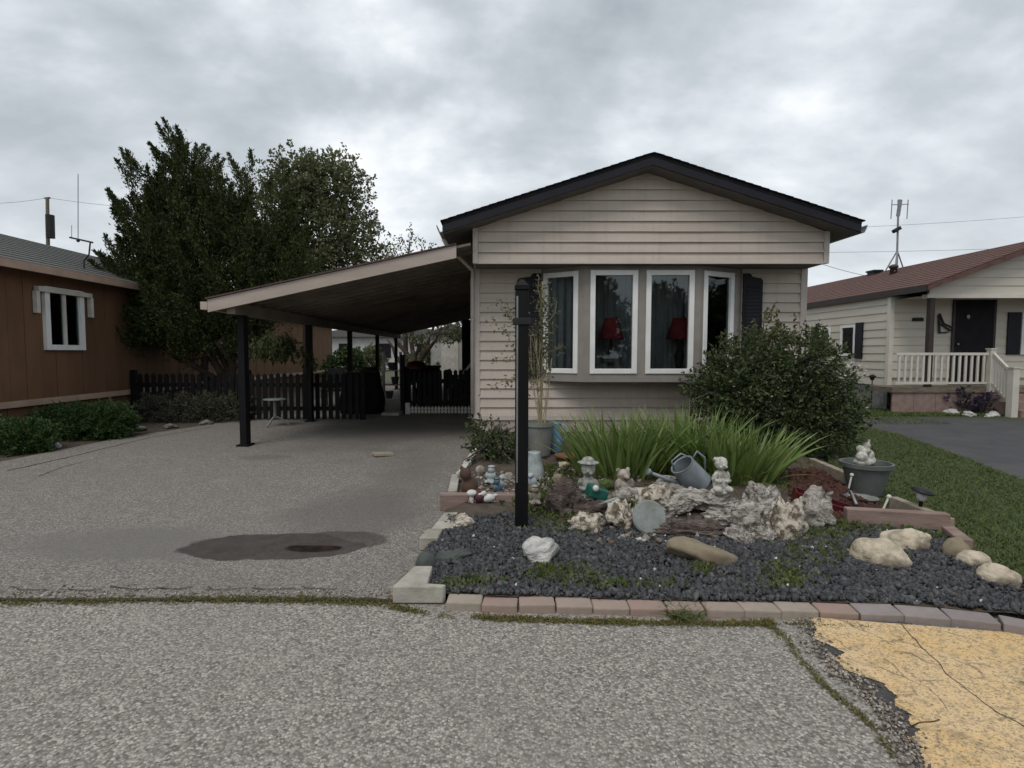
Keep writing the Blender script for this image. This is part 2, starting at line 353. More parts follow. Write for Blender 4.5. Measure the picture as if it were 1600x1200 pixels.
col = mixc(t, mth(t, 'MULTIPLY', s1, 0.75), col, (0.135, 0.126, 0.116))
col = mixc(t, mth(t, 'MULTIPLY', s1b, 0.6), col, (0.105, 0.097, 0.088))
col = mixc(t, mth(t, 'MULTIPLY', s4, 0.45), col, (0.09, 0.085, 0.08))
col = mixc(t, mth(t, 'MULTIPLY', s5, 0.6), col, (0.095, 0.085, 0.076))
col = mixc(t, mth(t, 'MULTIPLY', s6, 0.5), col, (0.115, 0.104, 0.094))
wet = mth(t, 'MAXIMUM', s2, mth(t, 'MULTIPLY', s2b, 0.8))
col = mixc(t, mth(t, 'MULTIPLY', wet, 0.88), col, ramp(t, nz(t, v, 7, 6, 0.7), [(0.35, (0.036, 0.031, 0.028)), (0.65, (0.062, 0.055, 0.049))]))
col = mixc(t, s3, col, ramp(t, nz(t, v, 12, 4), [(0.4, (0.007, 0.005, 0.0045)), (0.62, (0.026, 0.013, 0.009))]))
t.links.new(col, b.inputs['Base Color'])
rg = mth(t, 'SUBTRACT', 0.88, mth(t, 'MULTIPLY', wet, 0.08))
rg = mth(t, 'SUBTRACT', rg, mth(t, 'MULTIPLY', s3, 0.05))
t.links.new(rg, b.inputs['Roughness']); t.links.new(mth(t, 'SUBTRACT', 0.5, mth(t, 'MULTIPLY', wet, 0.35)), b.inputs['Specular IOR Level'])
sm = mth(t, 'SUBTRACT', 1.0, mth(t, 'MAXIMUM', mth(t, 'MULTIPLY', s1, 0.7), wet))
bump(t, b, mth(t, 'MULTIPLY', h, sm), 0.5, 0.006)

m, t, b = new_mat('yellow_paint')
v = ocoord(t)
a = nz(t, v, 2.2, 6, 0.6); f = nz(t, v, 24, 5, 0.7); g = nz(t, v, 60, 3)
vs = ocoord(t, (1.2, 5, 1)); st = nz(t, vs, 3.5, 6, 0.7)
col = ramp(t, a, [(0.35, (0.67, 0.465, 0.225)), (0.5, (0.65, 0.47, 0.265)), (0.68, (0.66, 0.435, 0.18))])
col = mixc(t, ramp(t, f, [(0.48, 0.0), (0.64, 0.8)]), col, (0.42, 0.31, 0.18))
col = mixc(t, ramp(t, g, [(0.53, 0.0), (0.66, 0.8)]), col, (0.24, 0.185, 0.115))
col = mixc(t, ramp(t, nz(t, v, 110, 2), [(0.55, 0.0), (0.68, 0.8)]), col, (0.13, 0.10, 0.07))
col = mixc(t, ramp(t, st, [(0.60, 0.0), (0.70, 0.75)]), col, (0.17, 0.145, 0.10))
wn2 = N(t, 'ShaderNodeTexNoise'); wn2.inputs['Scale'].default_value = 9; wn2.inputs['Detail'].default_value = 5; t.links.new(v, wn2.inputs['Vector'])
vm = N(t, 'ShaderNodeVectorMath', operation='MULTIPLY_ADD'); vm.inputs[1].default_value = (0.12, 0.12, 0); t.links.new(wn2.outputs['Color'], vm.inputs[0]); t.links.new(v, vm.inputs[2])
vc = N(t, 'ShaderNodeTexVoronoi', feature='DISTANCE_TO_EDGE'); vc.inputs['Scale'].default_value = 4.2; t.links.new(vm.outputs[0], vc.inputs['Vector'])
web = mth(t, 'MULTIPLY', ramp(t, vc.outputs['Distance'], [(0.008, 1.0), (0.03, 0.0)]), ramp(t, nz(t, v, 5, 3), [(0.45, 0.0), (0.58, 1.0)]))
col = mixc(t, mth(t, 'MULTIPLY', web, 0.6), col, (0.09, 0.07, 0.05))
t.links.new(col, b.inputs['Base Color']); b.inputs['Roughness'].default_value = 0.85
vo = N(t, 'ShaderNodeTexVoronoi'); vo.inputs['Scale'].default_value = 92; t.links.new(v, vo.inputs['Vector'])
bump(t, b, mth(t, 'SUBTRACT', 1.0, vo.outputs['Distance']), 0.45, 0.006)

m = bpy.data.materials.new('glass'); m.use_nodes = True; M['glass'] = m
t = m.node_tree; t.nodes.clear()
o = t.nodes.new('ShaderNodeOutputMaterial'); tr = t.nodes.new('ShaderNodeBsdfTransparent'); gl = t.nodes.new('ShaderNodeBsdfGlossy')
tr.inputs[0].default_value = (0.85, 0.88, 0.88, 1); gl.inputs['Roughness'].default_value = 0.015; gl.inputs[0].default_value = (0.85, 0.9, 0.9, 1)
lw = t.nodes.new('ShaderNodeFresnel'); lw.inputs[0].default_value = 1.5
fac = mth(t, 'ADD', mth(t, 'MULTIPLY', lw.outputs[0], 1.0), 0.01)
mxs = t.nodes.new('ShaderNodeMixShader'); t.links.new(fac, mxs.inputs[0]); t.links.new(tr.outputs[0], mxs.inputs[1]); t.links.new(gl.outputs[0], mxs.inputs[2])
t.links.new(mxs.outputs[0], o.inputs[0])
# sheer cloth
m = bpy.data.materials.new('sheer'); m.use_nodes = True; M['sheer'] = m
t = m.node_tree; t.nodes.clear()
o = t.nodes.new('ShaderNodeOutputMaterial'); tr = t.nodes.new('ShaderNodeBsdfTransparent'); df = t.nodes.new('ShaderNodeBsdfDiffuse')
df.inputs[0].default_value = (0.5, 0.5, 0.5, 1)
mxs = t.nodes.new('ShaderNodeMixShader'); mxs.inputs[0].default_value = 0.5
t.links.new(tr.outputs[0], mxs.inputs[1]); t.links.new(df.outputs[0], mxs.inputs[2]); t.links.new(mxs.outputs[0], o.inputs[0])
# ------------------------------------------------------------------ mesh helpers
class MB:
    def __init__(s): s.v = []; s.f = []
    def add(s, vs, fs):
        k = len(s.v); s.v += [tuple(p) for p in vs]; s.f += [tuple(i + k for i in f) for f in fs]; return s
    def hexa(s, p):                         # 8 points: bottom ring 0-3, top ring 4-7
        return s.add(p, [(3, 2, 1, 0), (4, 5, 6, 7), (0, 1, 5, 4), (1, 2, 6, 5), (2, 3, 7, 6), (3, 0, 4, 7)])
    def box(s, x0, x1, y0, y1, z0, z1):
        return s.hexa([(x0, y0, z0), (x1, y0, z0), (x1, y1, z0), (x0, y1, z0), (x0, y0, z1), (x1, y0, z1), (x1, y1, z1), (x0, y1, z1)])
    def obox(s, c, size, rot=(0, 0, 0)):
        m = Matrix.Translation(c) @ Euler(rot).to_matrix().to_4x4()
        a, b, h = size[0] / 2, size[1] / 2, size[2] / 2
        return s.hexa([m @ Vector(p) for p in ((-a, -b, -h), (a, -b, -h), (a, b, -h), (-a, b, -h), (-a, -b, h), (a, -b, h), (a, b, h), (-a, b, h))])
    def bar(s, p0, p1, wx, wy, up=(0, 0, 1)):
        p0, p1 = Vector(p0), Vector(p1); d = (p1 - p0).normalized(); u = Vector(up)
        if abs(d.dot(u)) > 0.98: u = Vector((0, 1, 0))
        a = d.cross(u).normalized() * wx / 2; b = a.cross(d).normalized() * wy / 2
        return s.hexa([p0 - a - b, p0 + a - b, p0 + a + b, p0 - a + b, p1 - a - b, p1 + a - b, p1 + a + b, p1 - a + b])
    def tube(s, pts, rad, n=8, cap=True):
        pts = [Vector(p) for p in pts]
        if not hasattr(rad, '__len__'): rad = [rad] * len(pts)
        k = len(s.v); prev = None
        for i, p in enumerate(pts):
            d = (pts[min(i + 1, len(pts) - 1)] - pts[max(i - 1, 0)]).normalized()
            if prev is None:
                a = d.cross(Vector((0.3, 0.2, 0.93)))
                if a.length < 0.1: a = d.cross(Vector((1, 0, 0)))
            else: a = prev - d * prev.dot(d)
            a.normalize(); prev = a; b = d.cross(a)
            for j in range(n):
                q = 2 * math.pi * j / n
                s.v.append(tuple(p + (a * math.cos(q) + b * math.sin(q)) * rad[i]))
        for i in range(len(pts) - 1):
            for j in range(n):
                s.f.append((k + i * n + j, k + i * n + (j + 1) % n, k + (i + 1) * n + (j + 1) % n, k + (i + 1) * n + j))
        if cap:
            s.f.append(tuple(k + j for j in reversed(range(n)))); e = k + (len(pts) - 1) * n
            s.f.append(tuple(e + j for j in range(n)))
        return s
    def lathe(s, c, prof, n=20, rot=None):
        c = Vector(c); k = len(s.v); m = Euler(rot).to_matrix() if rot else Matrix.Identity(3)
        for r, z in prof:
            for j in range(n):
                q = 2 * math.pi * j / n
                s.v.append(tuple(c + m @ Vector((r * math.cos(q), r * math.sin(q), z))))
        for i in range(len(prof) - 1):
            for j in range(n):
                s.f.append((k + i * n + j, k + i * n + (j + 1) % n, k + (i + 1) * n + (j + 1) % n, k + (i + 1) * n + j))
        s.f.append(tuple(k + j for j in reversed(range(n))))
        e = k + (len(prof) - 1) * n; s.f.append(tuple(e + j for j in range(n)))
        return s
    def prism(s, poly, axis, a, b):         # polygon in the two other axes, pushed from a to b along axis
        n = len(poly)
        def P(q, h):
            return {'x': (h, q[0], q[1]), 'y': (q[0], h, q[1]), 'z': (q[0], q[1], h)}[axis]
        vs = [P(q, a) for q in poly] + [P(q, b) for q in poly]
        fs = [tuple(range(n)), tuple(reversed(range(n, 2 * n)))] + [(i, i + n, (i + 1) % n + n, (i + 1) % n) for i in range(n)]
        return s.add(vs, fs)
    def ball(s, c, r, seg=10, rings=7):
        if not hasattr(r, '__len__'): r = (r, r, r)
        k = len(s.v); c = Vector(c)
        s.v.append((c.x, c.y, c.z - r[2]))
        for i in range(1, rings):
            a = -math.pi / 2 + math.pi * i / rings
            for j in range(seg):
                q = 2 * math.pi * j / seg
                s.v.append((c.x + r[0] * math.cos(a) * math.cos(q), c.y + r[1] * math.cos(a) * math.sin(q), c.z + r[2] * math.sin(a)))
        s.v.append((c.x, c.y, c.z + r[2])); e = len(s.v) - 1
        for j in range(seg):
            s.f.append((k, k + 1 + (j + 1) % seg, k + 1 + j))
            s.f.append((e, e - seg + j, e - seg + (j + 1) % seg))
        for i in range(rings - 2):
            for j in range(seg):
                a0 = k + 1 + i * seg
                s.f.append((a0 + j, a0 + (j + 1) % seg, a0 + seg + (j + 1) % seg, a0 + seg + j))
        return s
    def build(s, name, mat, parent=None, smooth=False, bevel=0, fix=True):
        me = bpy.data.meshes.new(name); me.from_pydata(s.v, [], s.f); me.update()
        if fix:
            bm = bmesh.new(); bm.from_mesh(me); bmesh.ops.recalc_face_normals(bm, faces=bm.faces); bm.to_mesh(me); bm.free()
        return link(name, me, mat, parent, smooth, bevel)
def link(name, me, mat, parent=None, smooth=False, bevel=0):
    o = bpy.data.objects.new(name, me); COL.objects.link(o)
    if mat: me.materials.append(M[mat] if isinstance(mat, str) else mat)
    if smooth: me.polygons.foreach_set('use_smooth', [True] * len(me.polygons))
    if bevel:
        b = o.modifiers.new('bevel', 'BEVEL'); b.width = bevel; b.segments = 2; b.limit_method = 'ANGLE'; b.angle_limit = R(35)
    if parent: setparent(o, parent)
    return o
def setparent(o, p):
    o.parent = p
    if p.type == 'EMPTY': o.matrix_parent_inverse = Matrix.Translation(-Vector(p.location))
def tag(o, label, cat, group=None):
    o['label'] = label; o['category'] = cat
    if group: o['group'] = group
    return o
def thing(name, label, cat, loc=(0, 0, 0), group=None):
    o = bpy.data.objects.new(name, None); o.empty_display_size = 0.2; COL.objects.link(o); o.location = loc
    return tag(o, label, cat, group)
def structure(o): o['kind'] = 'structure'; return o
def stuff(o, label, cat):
    o['kind'] = 'stuff'; return tag(o, label, cat)
def npmesh(name, V, Fq, mat, parent=None, smooth=False):
    me = bpy.data.meshes.new(name); n = len(Fq); k = Fq.shape[1]
    me.vertices.add(len(V)); me.vertices.foreach_set('co', np.asarray(V, np.float32).ravel())
    me.loops.add(n * k); me.loops.foreach_set('vertex_index', Fq.astype(np.int32).ravel())
    me.polygons.add(n); me.polygons.foreach_set('loop_start', np.arange(0, n * k, k, dtype=np.int32))
    me.polygons.foreach_set('loop_total', np.full(n, k, np.int32))
    me.update(calc_edges=True)
    return link(name, me, mat, parent, smooth)
def unit(a): return a / np.maximum(np.linalg.norm(a, axis=1, keepdims=True), 1e-9)
def leaves(name, C, D, L, W, mat, parent=None, fold=0.2):
    """rhombic leaves: C base points, D directions, L lengths, W widths"""
    n = len(C); D = unit(D); L = np.broadcast_to(L, n)[:, None]; W = np.broadcast_to(W, n)[:, None]
    s = unit(np.cross(D, rng.normal(size=(n, 3)))); u = np.cross(s, D)
    mid = C + D * L * 0.45
    V = np.stack([C, mid + s * W / 2 + u * W * fold, C + D * L, mid - s * W / 2 + u * W * fold], 1).reshape(-1, 3)
    return npmesh(name, V, np.arange(4 * n).reshape(n, 4), mat, parent)
def blades(name, C, D, H, W, bend, mat, parent=None, segs=4):
    """grass-like blades of several segments bowing over towards their horizontal lean"""
    n = len(C); H = np.broadcast_to(H, n); W = np.broadcast_to(W, n); bend = np.broadcast_to(bend, n)
    D = unit(D); hor = D.copy(); hor[:, 2] = 0; hor = unit(hor + 1e-6)
    side = unit(np.cross(hor, np.array([[0, 0, 1.0]])) + rng.normal(size=(n, 3)) * 0.6)
    V = []
    for i in range(segs + 1):
        q = i / segs
        c = C + D * (H * q)[:, None] + hor * (bend * H * q * q)[:, None]
        c[:, 2] -= bend * H * q ** 3 * 0.45
        wd = W * (1 - q ** 1.8) * 0.5 + 0.0006
        V += [c - side * wd[:, None], c + side * wd[:, None]]
    V = np.stack(V, 1); k = 2 * (segs + 1)
    fb = np.array([[2 * i, 2 * i + 1, 2 * i + 3, 2 * i + 2] for i in range(segs)])
    Fq = (fb[None] + (np.arange(n) * k)[:, None, None]).reshape(-1, 4)
    return npmesh(name, V.reshape(-1, 3), Fq, mat, parent)
def rand_rot(n):
    q = rng.normal(size=(n, 4)); q /= np.linalg.norm(q, axis=1, keepdims=True); a, b, c, d = q.T
    return np.stack([np.stack([1 - 2 * (c * c + d * d), 2 * (b * c - a * d), 2 * (b * d + a * c)], -1),
                     np.stack([2 * (b * c + a * d), 1 - 2 * (b * b + d * d), 2 * (c * d - a * b)], -1),
                     np.stack([2 * (b * d - a * c), 2 * (c * d + a * b), 1 - 2 * (b * b + c * c)], -1)], 1)
CUBE = np.array([(x, y, z) for z in (-1, 1) for y in (-1, 1) for x in (-1, 1)], float)
CUBEF = np.array([(0, 2, 3, 1), (4, 5, 7, 6), (0, 1, 5, 4), (2, 6, 7, 3), (0, 4, 6, 2), (1, 3, 7, 5)])
def pebbles(name, C, size, mat, parent=None):
    n = len(C); V = CUBE[None] * (1 + rng.uniform(-0.45, 0.25, (n, 8, 1))) + rng.uniform(-0.25, 0.25, (n, 8, 3))
    V = V * rng.uniform(0.55, 1.1, (n, 1, 3)) * np.broadcast_to(size, n)[:, None, None] * 0.5
    V = np.einsum('nij,nkj->nki', rand_rot(n), V) + C[:, None]
    Fq = (CUBEF[None] + (np.arange(n) * 8)[:, None, None]).reshape(-1, 4)
    return npmesh(name, V.reshape(-1, 3), Fq, mat, parent)
def lobe_points(lobes, n, lo=0.7, hi=1.0):
    """points in ellipsoid shells; lobes (centre, radii). returns points, outward directions"""
    wts = np.array([(l[1][0] * l[1][1] * l[1][2]) ** (2 / 3) for l in lobes]); ids = rng.choice(len(lobes), n, p=wts / wts.sum())
    C = np.array([tuple(l[0]) for l in lobes])[ids]; Rr = np.array([tuple(l[1]) for l in lobes])[ids]
    d = unit(rng.normal(size=(n, 3))); r = rng.uniform(lo, hi, (n, 1)) ** 0.7
    return C + d * Rr * r, unit(d / Rr)
def pxlobe(u, v, Y, ru, rv, ry=None):
    s = Y / F; return (at(u, v, Y), (ru * s, (ry if ry else ru * s * 0.9), rv * s))
def plumes(P, D, nper, plen, prad, llen, lw, spread=0.5):
    """tapering sprays of small leaves about a central twig"""
    n = len(P); q = rng.uniform(0, 1, (n, nper)) ** 0.8
    pl = np.broadcast_to(plen, n)[:, None, None]
    off = rng.normal(size=(n, nper, 3)) * (np.broadcast_to(prad, n)[:, None] * (1.05 - q))[:, :, None] * 0.6
    C = P[:, None] + D[:, None] * q[:, :, None] * pl + off
    dd = D[:, None] * 0.9 + rng.normal(size=(n, nper, 3)) * spread
    return C.reshape(-1, 3), dd.reshape(-1, 3), rng.uniform(*llen, n * nper), rng.uniform(*lw, n * nper)

def rockmesh(size, seed, rough=0.25, freq=1.6, sub=4, ridged=0.0, flat=0.0, angular=0.0):
    bm = bmesh.new(); bmesh.ops.create_icosphere(bm, subdivisions=sub, radius=1.0)
    off = Vector((seed * 3.17, seed * 1.31, seed * 7.7)); rd = random.Random(seed)
    planes = [(Vector((rd.gauss(0, 1), rd.gauss(0, 1), rd.gauss(0, 1))).normalized(), rd.uniform(0.5, 0.85)) for _ in range(int(angular * 14))]
    for v in bm.verts:
        p = v.co.copy(); r = 1.0
        for n_, d_ in planes:
            h = p.dot(n_)
            if h > d_: r = min(r, d_ / h)
        r += rough * noise.fractal(p * freq + off, 0.9, 2.1, 4)
        if ridged: r += ridged * (abs(noise.noise(p * freq * 2.3 + off)) * -1.6 + 0.35) + ridged * 0.5 * noise.noise(p * freq * 5 + off)
        q = p * r
        if q.z < -0.45: q.z = -0.45 + (q.z + 0.45) * 0.2
        v.co = Vector((q.x * size[0] / 2, q.y * size[1] / 2, (q.z + 0.45) * size[2] / 1.45))
    me = bpy.data.meshes.new('rock'); bm.to_mesh(me); bm.free(); return me
def blob(name, parts, mat, parent=None, voxel=0.006, loc=(0, 0, 0), rotz=0, scale=1.0):
    """many overlapping ellipsoids fused into one smooth skin. parts: (centre, radii[, rot])"""
    b = MB()
    for p in parts:
        c, r = Vector(p[0]), p[1]
        if not hasattr(r, '__len__'): r = (r, r, r)
        k = MB().ball((0, 0, 0), r, 14, 10)
        m = Euler(p[2]).to_matrix() if len(p) > 2 else Matrix.Identity(3)
        b.add([c + m @ Vector(q) for q in k.v], k.f)
    o = b.build(name, mat); md = o.modifiers.new('r', 'REMESH'); md.mode = 'VOXEL'; md.voxel_size = voxel
    s2 = o.modifiers.new('s', 'SMOOTH'); s2.iterations = 3; s2.factor = 0.5
    dg = bpy.context.evaluated_depsgraph_get(); me = bpy.data.meshes.new_from_object(o.evaluated_get(dg))
    old = o.data; o.modifiers.clear(); o.data = me; bpy.data.meshes.remove(old)
    me.transform(Matrix.Translation(loc) @ Matrix.Rotation(rotz, 4, 'Z') @ Matrix.Scale(scale, 4))
    me.polygons.foreach_set('use_smooth', [True] * len(me.polygons))
    if not me.materials: me.materials.append(M[mat])
    if parent: setparent(o, parent)
    return o

# ================================================================== GROUND, ROAD, DRIVES
def sheet(name, pts, z, mat):
    b = MB(); b.add([(p[0], p[1], z) for p in pts], [tuple(range(len(pts)))])
    return structure(b.build(name, mat))
sheet('ground', [(-300, -120), (300, -120), (300, 400), (-300, 400)], -0.03, 'far_ground')
YJ = G(300, 940).y                          # joint between road and driveway
sheet('road', [(-60, -9), (60, -9), (60, YJ), (-60, YJ)], 0.0, 'road_chip')
dl = [G(0, 722), G(180, 686), G(370, 657)]
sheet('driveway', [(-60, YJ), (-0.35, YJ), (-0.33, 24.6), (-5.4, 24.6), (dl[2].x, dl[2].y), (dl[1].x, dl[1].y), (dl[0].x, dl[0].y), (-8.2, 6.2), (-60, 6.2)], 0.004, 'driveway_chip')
sheet('planting_strip', [(-30, 6.2), (-8.2, 6.2), (dl[0].x, dl[0].y), (dl[1].x, dl[1].y), (dl[2].x, dl[2].y), (-5.4, 24.6), (-30, 24.6)], -0.006, 'soil')
def ribbon(name, pts, wd, z, mat, wob=0.02, sub=8):
    P = []
    for i in range(len(pts) - 1):
        for k in range(sub): P.append(Vector(pts[i]).lerp(Vector(pts[i + 1]), k / sub))
    P.append(Vector(pts[-1])); b = MB(); n = len(P)
    for i, p in enumerate(P):
        d = (P[min(i + 1, n - 1)] - P[max(i - 1, 0)]).normalized(); s = Vector((-d.y, d.x, 0))
        c = p + s * wob * noise.noise(p * 6) + s * wob * 0.6 * noise.noise(p * 17)
        w2 = wd * (0.55 + 0.6 * abs(noise.noise(p * 9 + Vector((5, 5, 5)))))
        b.v += [(c.x - s.x * w2, c.y - s.y * w2, z), (c.x + s.x * w2, c.y + s.y * w2, z)]
    b.f = [(2 * i, 2 * i + 1, 2 * i + 3, 2 * i + 2) for i in range(n - 1)]
    return structure(b.build(name, mat))
ribbon('driveway_crack', [G(10, 737), G(120, 712), G(230, 685), G(330, 668)], 0.012, 0.009, 'crack_dark')
ribbon('driveway_crack', [G(60, 745), G(100, 730), G(132, 722)], 0.008, 0.009, 'crack_dark')
ribbon('joint_crack', [(x, YJ + 0.01, 0) for x in np.linspace(-5, -0.5, 12)], 0.02, 0.010, 'crack_dark', 0.02)
for k_ in range(7): ribbon('joint_crack', [G(20 + 75 * k_, 921 + 3 * math.sin(k_ * 2)), G(50 + 75 * k_, 923), G(75 + 75 * k_ + 10 * (k_ % 3), 922 + 2 * math.cos(k_))], 0.006, 0.011, 'crack_dark', 0.02)

# right-hand side: lawn strip, neighbour's asphalt drive, lawn by the porch
ra = [G(1337, 664), G(1400, 678), G(1480, 706), G(1600, 752), G(1760, 800)]
sheet('side_lawn', [(3.0, 3.02), (6.5, 3.02)] + [(p.x, p.y) for p in reversed(ra)] + [(ra[0].x, 12.5), (7.0, 25), (4.85, 25), (4.85, 8.0), (3.4, 5.2)], 0.010, 'lawn_base')
rb = [G(1337, 653), G(1480, 653), G(1600, 658), G(1800, 660)]
sheet('neighbour_driveway', [(p.x, p.y) for p in ra] + [(6.5, 3.02), (40, 3.02), (40, rb[3].y)] + [(p.x, p.y) for p in reversed(rb)], 0.006, 'dark_asphalt')
sheet('porch_lawn', [(rb[0].x, rb[0].y)] + [(p.x, p.y) for p in rb[1:]] + [(40, rb[3].y), (40, 30), (7.0, 30)], 0.002, 'lawn_base')
sheet('roadside_verge', [(5.0, 2.2), (60, 2.2), (60, 3.02), (3.6, 3.02)], 0.003, 'road_chip')

# yellow painted patch with a ragged edge, and the dark broken asphalt beside it
def ragged(px, amp, seed, sub=12):
    P = []
    for i in range(len(px) - 1):
        a, c = G(*px[i]), G(*px[i + 1])
        for k in range(sub):
            p = a.lerp(c, k / sub)
            P.append(p + Vector((noise.noise(p * 14 + Vector((seed, 0, 0))), noise.noise(p * 14 + Vector((0, seed, 0))), 0)) * amp
                     + Vector((noise.noise(p * 45 + Vector((seed, 0, 0))), noise.noise(p * 45 + Vector((0, seed, 0))), 0)) * amp * 0.9
                     + Vector((noise.noise(p * 120 + Vector((seed, 0, 0))), noise.noise(p * 120 + Vector((0, seed, 0))), 0)) * amp * 0.6)
    return P + [G(*px[-1])]
def edge_sheet(name, left, right, z, mat):
    pts = list(left) + list(reversed(right))
    bm = bmesh.new(); vs = [bm.verts.new((p[0], p[1], z)) for p in pts]
    es = [bm.edges.new((vs[i], vs[(i + 1) % len(vs)])) for i in range(len(vs))]
    bmesh.ops.triangle_fill(bm, edges=es, use_beauty=True, use_dissolve=False, normal=(0, 0, 1))
    me = bpy.data.meshes.new(name); bm.to_mesh(me); bm.free()
    return structure(link(name, me, mat))
ye = [(1266, 966), (1275, 985), (1272, 1000), (1300, 1012), (1318, 1022), (1306, 1032), (1318, 1048), (1345, 1058), (1378, 1068), (1400, 1090), (1398, 1106), (1418, 1118), (1424, 1136), (1440, 1142), (1416, 1156), (1440, 1170), (1448, 1200), (1480, 1260), (1500, 1400)]
A = ragged(ye, 0.011, 3, 30)
edge_sheet('yellow_paint', A, [G(1600, 992), Vector((5.5, 2.35, 0)), Vector((5.5, G(1500, 1400).y, 0))], 0.008, 'yellow_paint')
de = [(1258, 966), (1268, 990), (1276, 1018), (1298, 1036), (1312, 1056), (1340, 1068), (1352, 1096), (1386, 1112), (1396, 1140), (1410, 1165), (1430, 1200), (1440, 1260), (1450, 1400)]
A2 = ragged(de, 0.02, 9, 30)
edge_sheet('asphalt_patch', A2, [G(1420, 972), G(1700, 1200), G(1700, 1400)], 0.004, 'patch_asphalt')
def crk(px, wd): return ribbon('paint_crack', [G(*p) for p in px], wd, 0.0105, 'crack_dark', 0.02, 16)
crk([(1398, 968), (1420, 995), (1455, 1030), (1480, 1055), (1535, 1098), (1560, 1116), (1620, 1150)], 0.0028)
crk([(1370, 1045), (1410, 1060), (1452, 1078), (1480, 1112)], 0.0013)
crk([(1425, 1140), (1445, 1132), (1468, 1128)], 0.004)

# ------------------------------------------------------------------ garden bed terrain
le = [G(640, 930), G(662, 868), G(700, 795), G(738, 722), Vector((-0.36, 8.6, 0))]
re_ = [Vector((3.75, 2.6, 0)), G(1600, 922), G(1490, 858), G(1340, 780), G(1258, 726), Vector((4.7, 8.6, 0))]
lY, lX = [p.y for p in le], [p.x for p in le]
rY, rX = [p.y for p in re_], [p.x for p in re_]
def xl(y): return float(np.interp(y, lY, lX))
def xr(y): return float(np.interp(y, rY, rX))
def bed_z(x, y):
    z = float(np.interp(y, [2.9, 3.2, 4.1, 4.8, 6.5, 8.6], [0.045, 0.05, 0.06, 0.10, 0.15, 0.17]))
    e = min(x - xl(y), xr(y) - x)
    return z * (0.35 + 0.65 * min(1, max(0, e / 0.18))) if y > 4 else z * (0.7 + 0.3 * min(1, max(0, e / 0.1)))
def bed(u, v):                              # where the photo pixel meets the bed
    d = ray(u, v); y = 2.8
    while y < 8.5:
        p = CAM + d * (y / d.y)
        if p.z <= bed_z(p.x, p.y): return Vector((p.x, p.y, bed_z(p.x, p.y)))
        y += 0.01
    return G(u, v)
fpx = [(640, 940), (696, 940), (800, 944), (900, 947), (1000, 950), (1100, 952), (1200, 953), (1300, 953), (1400, 957), (1500, 963), (1600, 974), (1720, 1000)]
fP = [G(*q) for q in fpx]
def yfront(x): return float(np.interp(x, [p.x for p in fP], [p.y for p in fP]))
ny, nx = 110, 90; ys = np.linspace(0, 1, ny); V = []
for q_ in ys:
    y_ = 3.0 + 5.52 * q_
    for x in np.linspace(xl(y_), xr(y_), nx):
        y = yfront(x) + (8.52 - yfront(x)) * q_
        V.append((x, y, bed_z(x, y) + 0.018 * noise.noise(Vector((x * 5, y * 5, 0))) - 0.004))
Fq = np.array([(j * nx + i, j * nx + i + 1, (j + 1) * nx + i + 1, (j + 1) * nx + i) for j in range(ny - 1) for i in range(nx - 1)])
gb = structure(npmesh('garden_bed', np.array(V), Fq, 'soil', smooth=True))
# slate gravel over the front of the bed
def gravel_edge(x):                         # back edge of the gravel
    return float(np.interp(x, [-0.6, 0.0, 0.5, 1.2, 2.2, 3.6], [4.45, 4.35, 4.25, 4.2, 4.15, 4.0]))
C = []
while len(C) < 25000:
    y = rng.uniform(2.6, 4.5); x = rng.uniform(-0.75, 3.7)
    if y < yfront(x) + 0.01 or x < xl(y) + 0.03 or x > xr(y) - 0.03 or y > gravel_edge(x) + 0.12 * noise.noise(Vector((x * 3, 0, 0))): continue
    wv = noise.noise(Vector((x * 2.2 + 4, y * 3, 1))) + 0.5 * noise.noise(Vector((x * 6, y * 6, 3)))
    if wv > 0.38 and rng.uniform() < 0.5: continue
    C.append((x, y, bed_z(x, y) + rng.uniform(0.0, 0.017)))
C = np.array(C)
stuff(pebbles('gravel', C, 0.010 + 0.026 * rng.uniform(0, 1, len(C)) ** 1.6, 'gravel_slate'), 'dark blue grey slate chippings covering the front of the garden bed', 'gravel')
k = rng.choice(len(C), 42, replace=False)
stuff(pebbles('white_pebbles', C[k] + (0, 0, 0.016), rng.uniform(0.010, 0.022, 42), 'gravel_white'), 'scattered small white pebbles lying among the dark slate chippings', 'pebbles')
# red-brown wood mulch at the right end of the bed
C = []
while len(C) < 1800:
    p = bed(rng.uniform(1235, 1470), rng.uniform(735, 815))
    if p.x > xr(p.y) - 0.05 or p.x < xr(p.y) - 1.0: continue
    C.append((p.x, p.y, p.z + rng.uniform(0.004, 0.022)))
stuff(pebbles('mulch', np.array(C), rng.uniform(0.02, 0.05, len(C)), 'mulch'), 'red brown wood mulch at the right end of the garden bed', 'mulch')

# ================================================================== MAIN MOBILE HOME
YW, YG, YR = 8.5, 7.93, 7.62                # wall, gable face, rake front
XL, XR = at(742, 600, YW).x, at(1253, 600, YW).x
XC = at(1021, 300, YR).x
ZG = at(900, 411, YG).z                     # bottom of gable box
ZA = at(1021, 239, YR).z                    # ridge top
EL = at(692, 345, YR); ER = at(1347, 345, YR)
YB = 24.5
home = thing('mobile_home', 'beige mobile home with black gable roof and projecting bay window', 'mobile home', ((XL + XR) / 2, YW, 0))
hw = (ER.x - EL.x) / 2; XC = (EL.x + ER.x) / 2
ZE = (EL.z + ER.z) / 2
slope = (ZA - ZE) / hw
def roof_z(x): return ZA - slope * abs(x - XC)
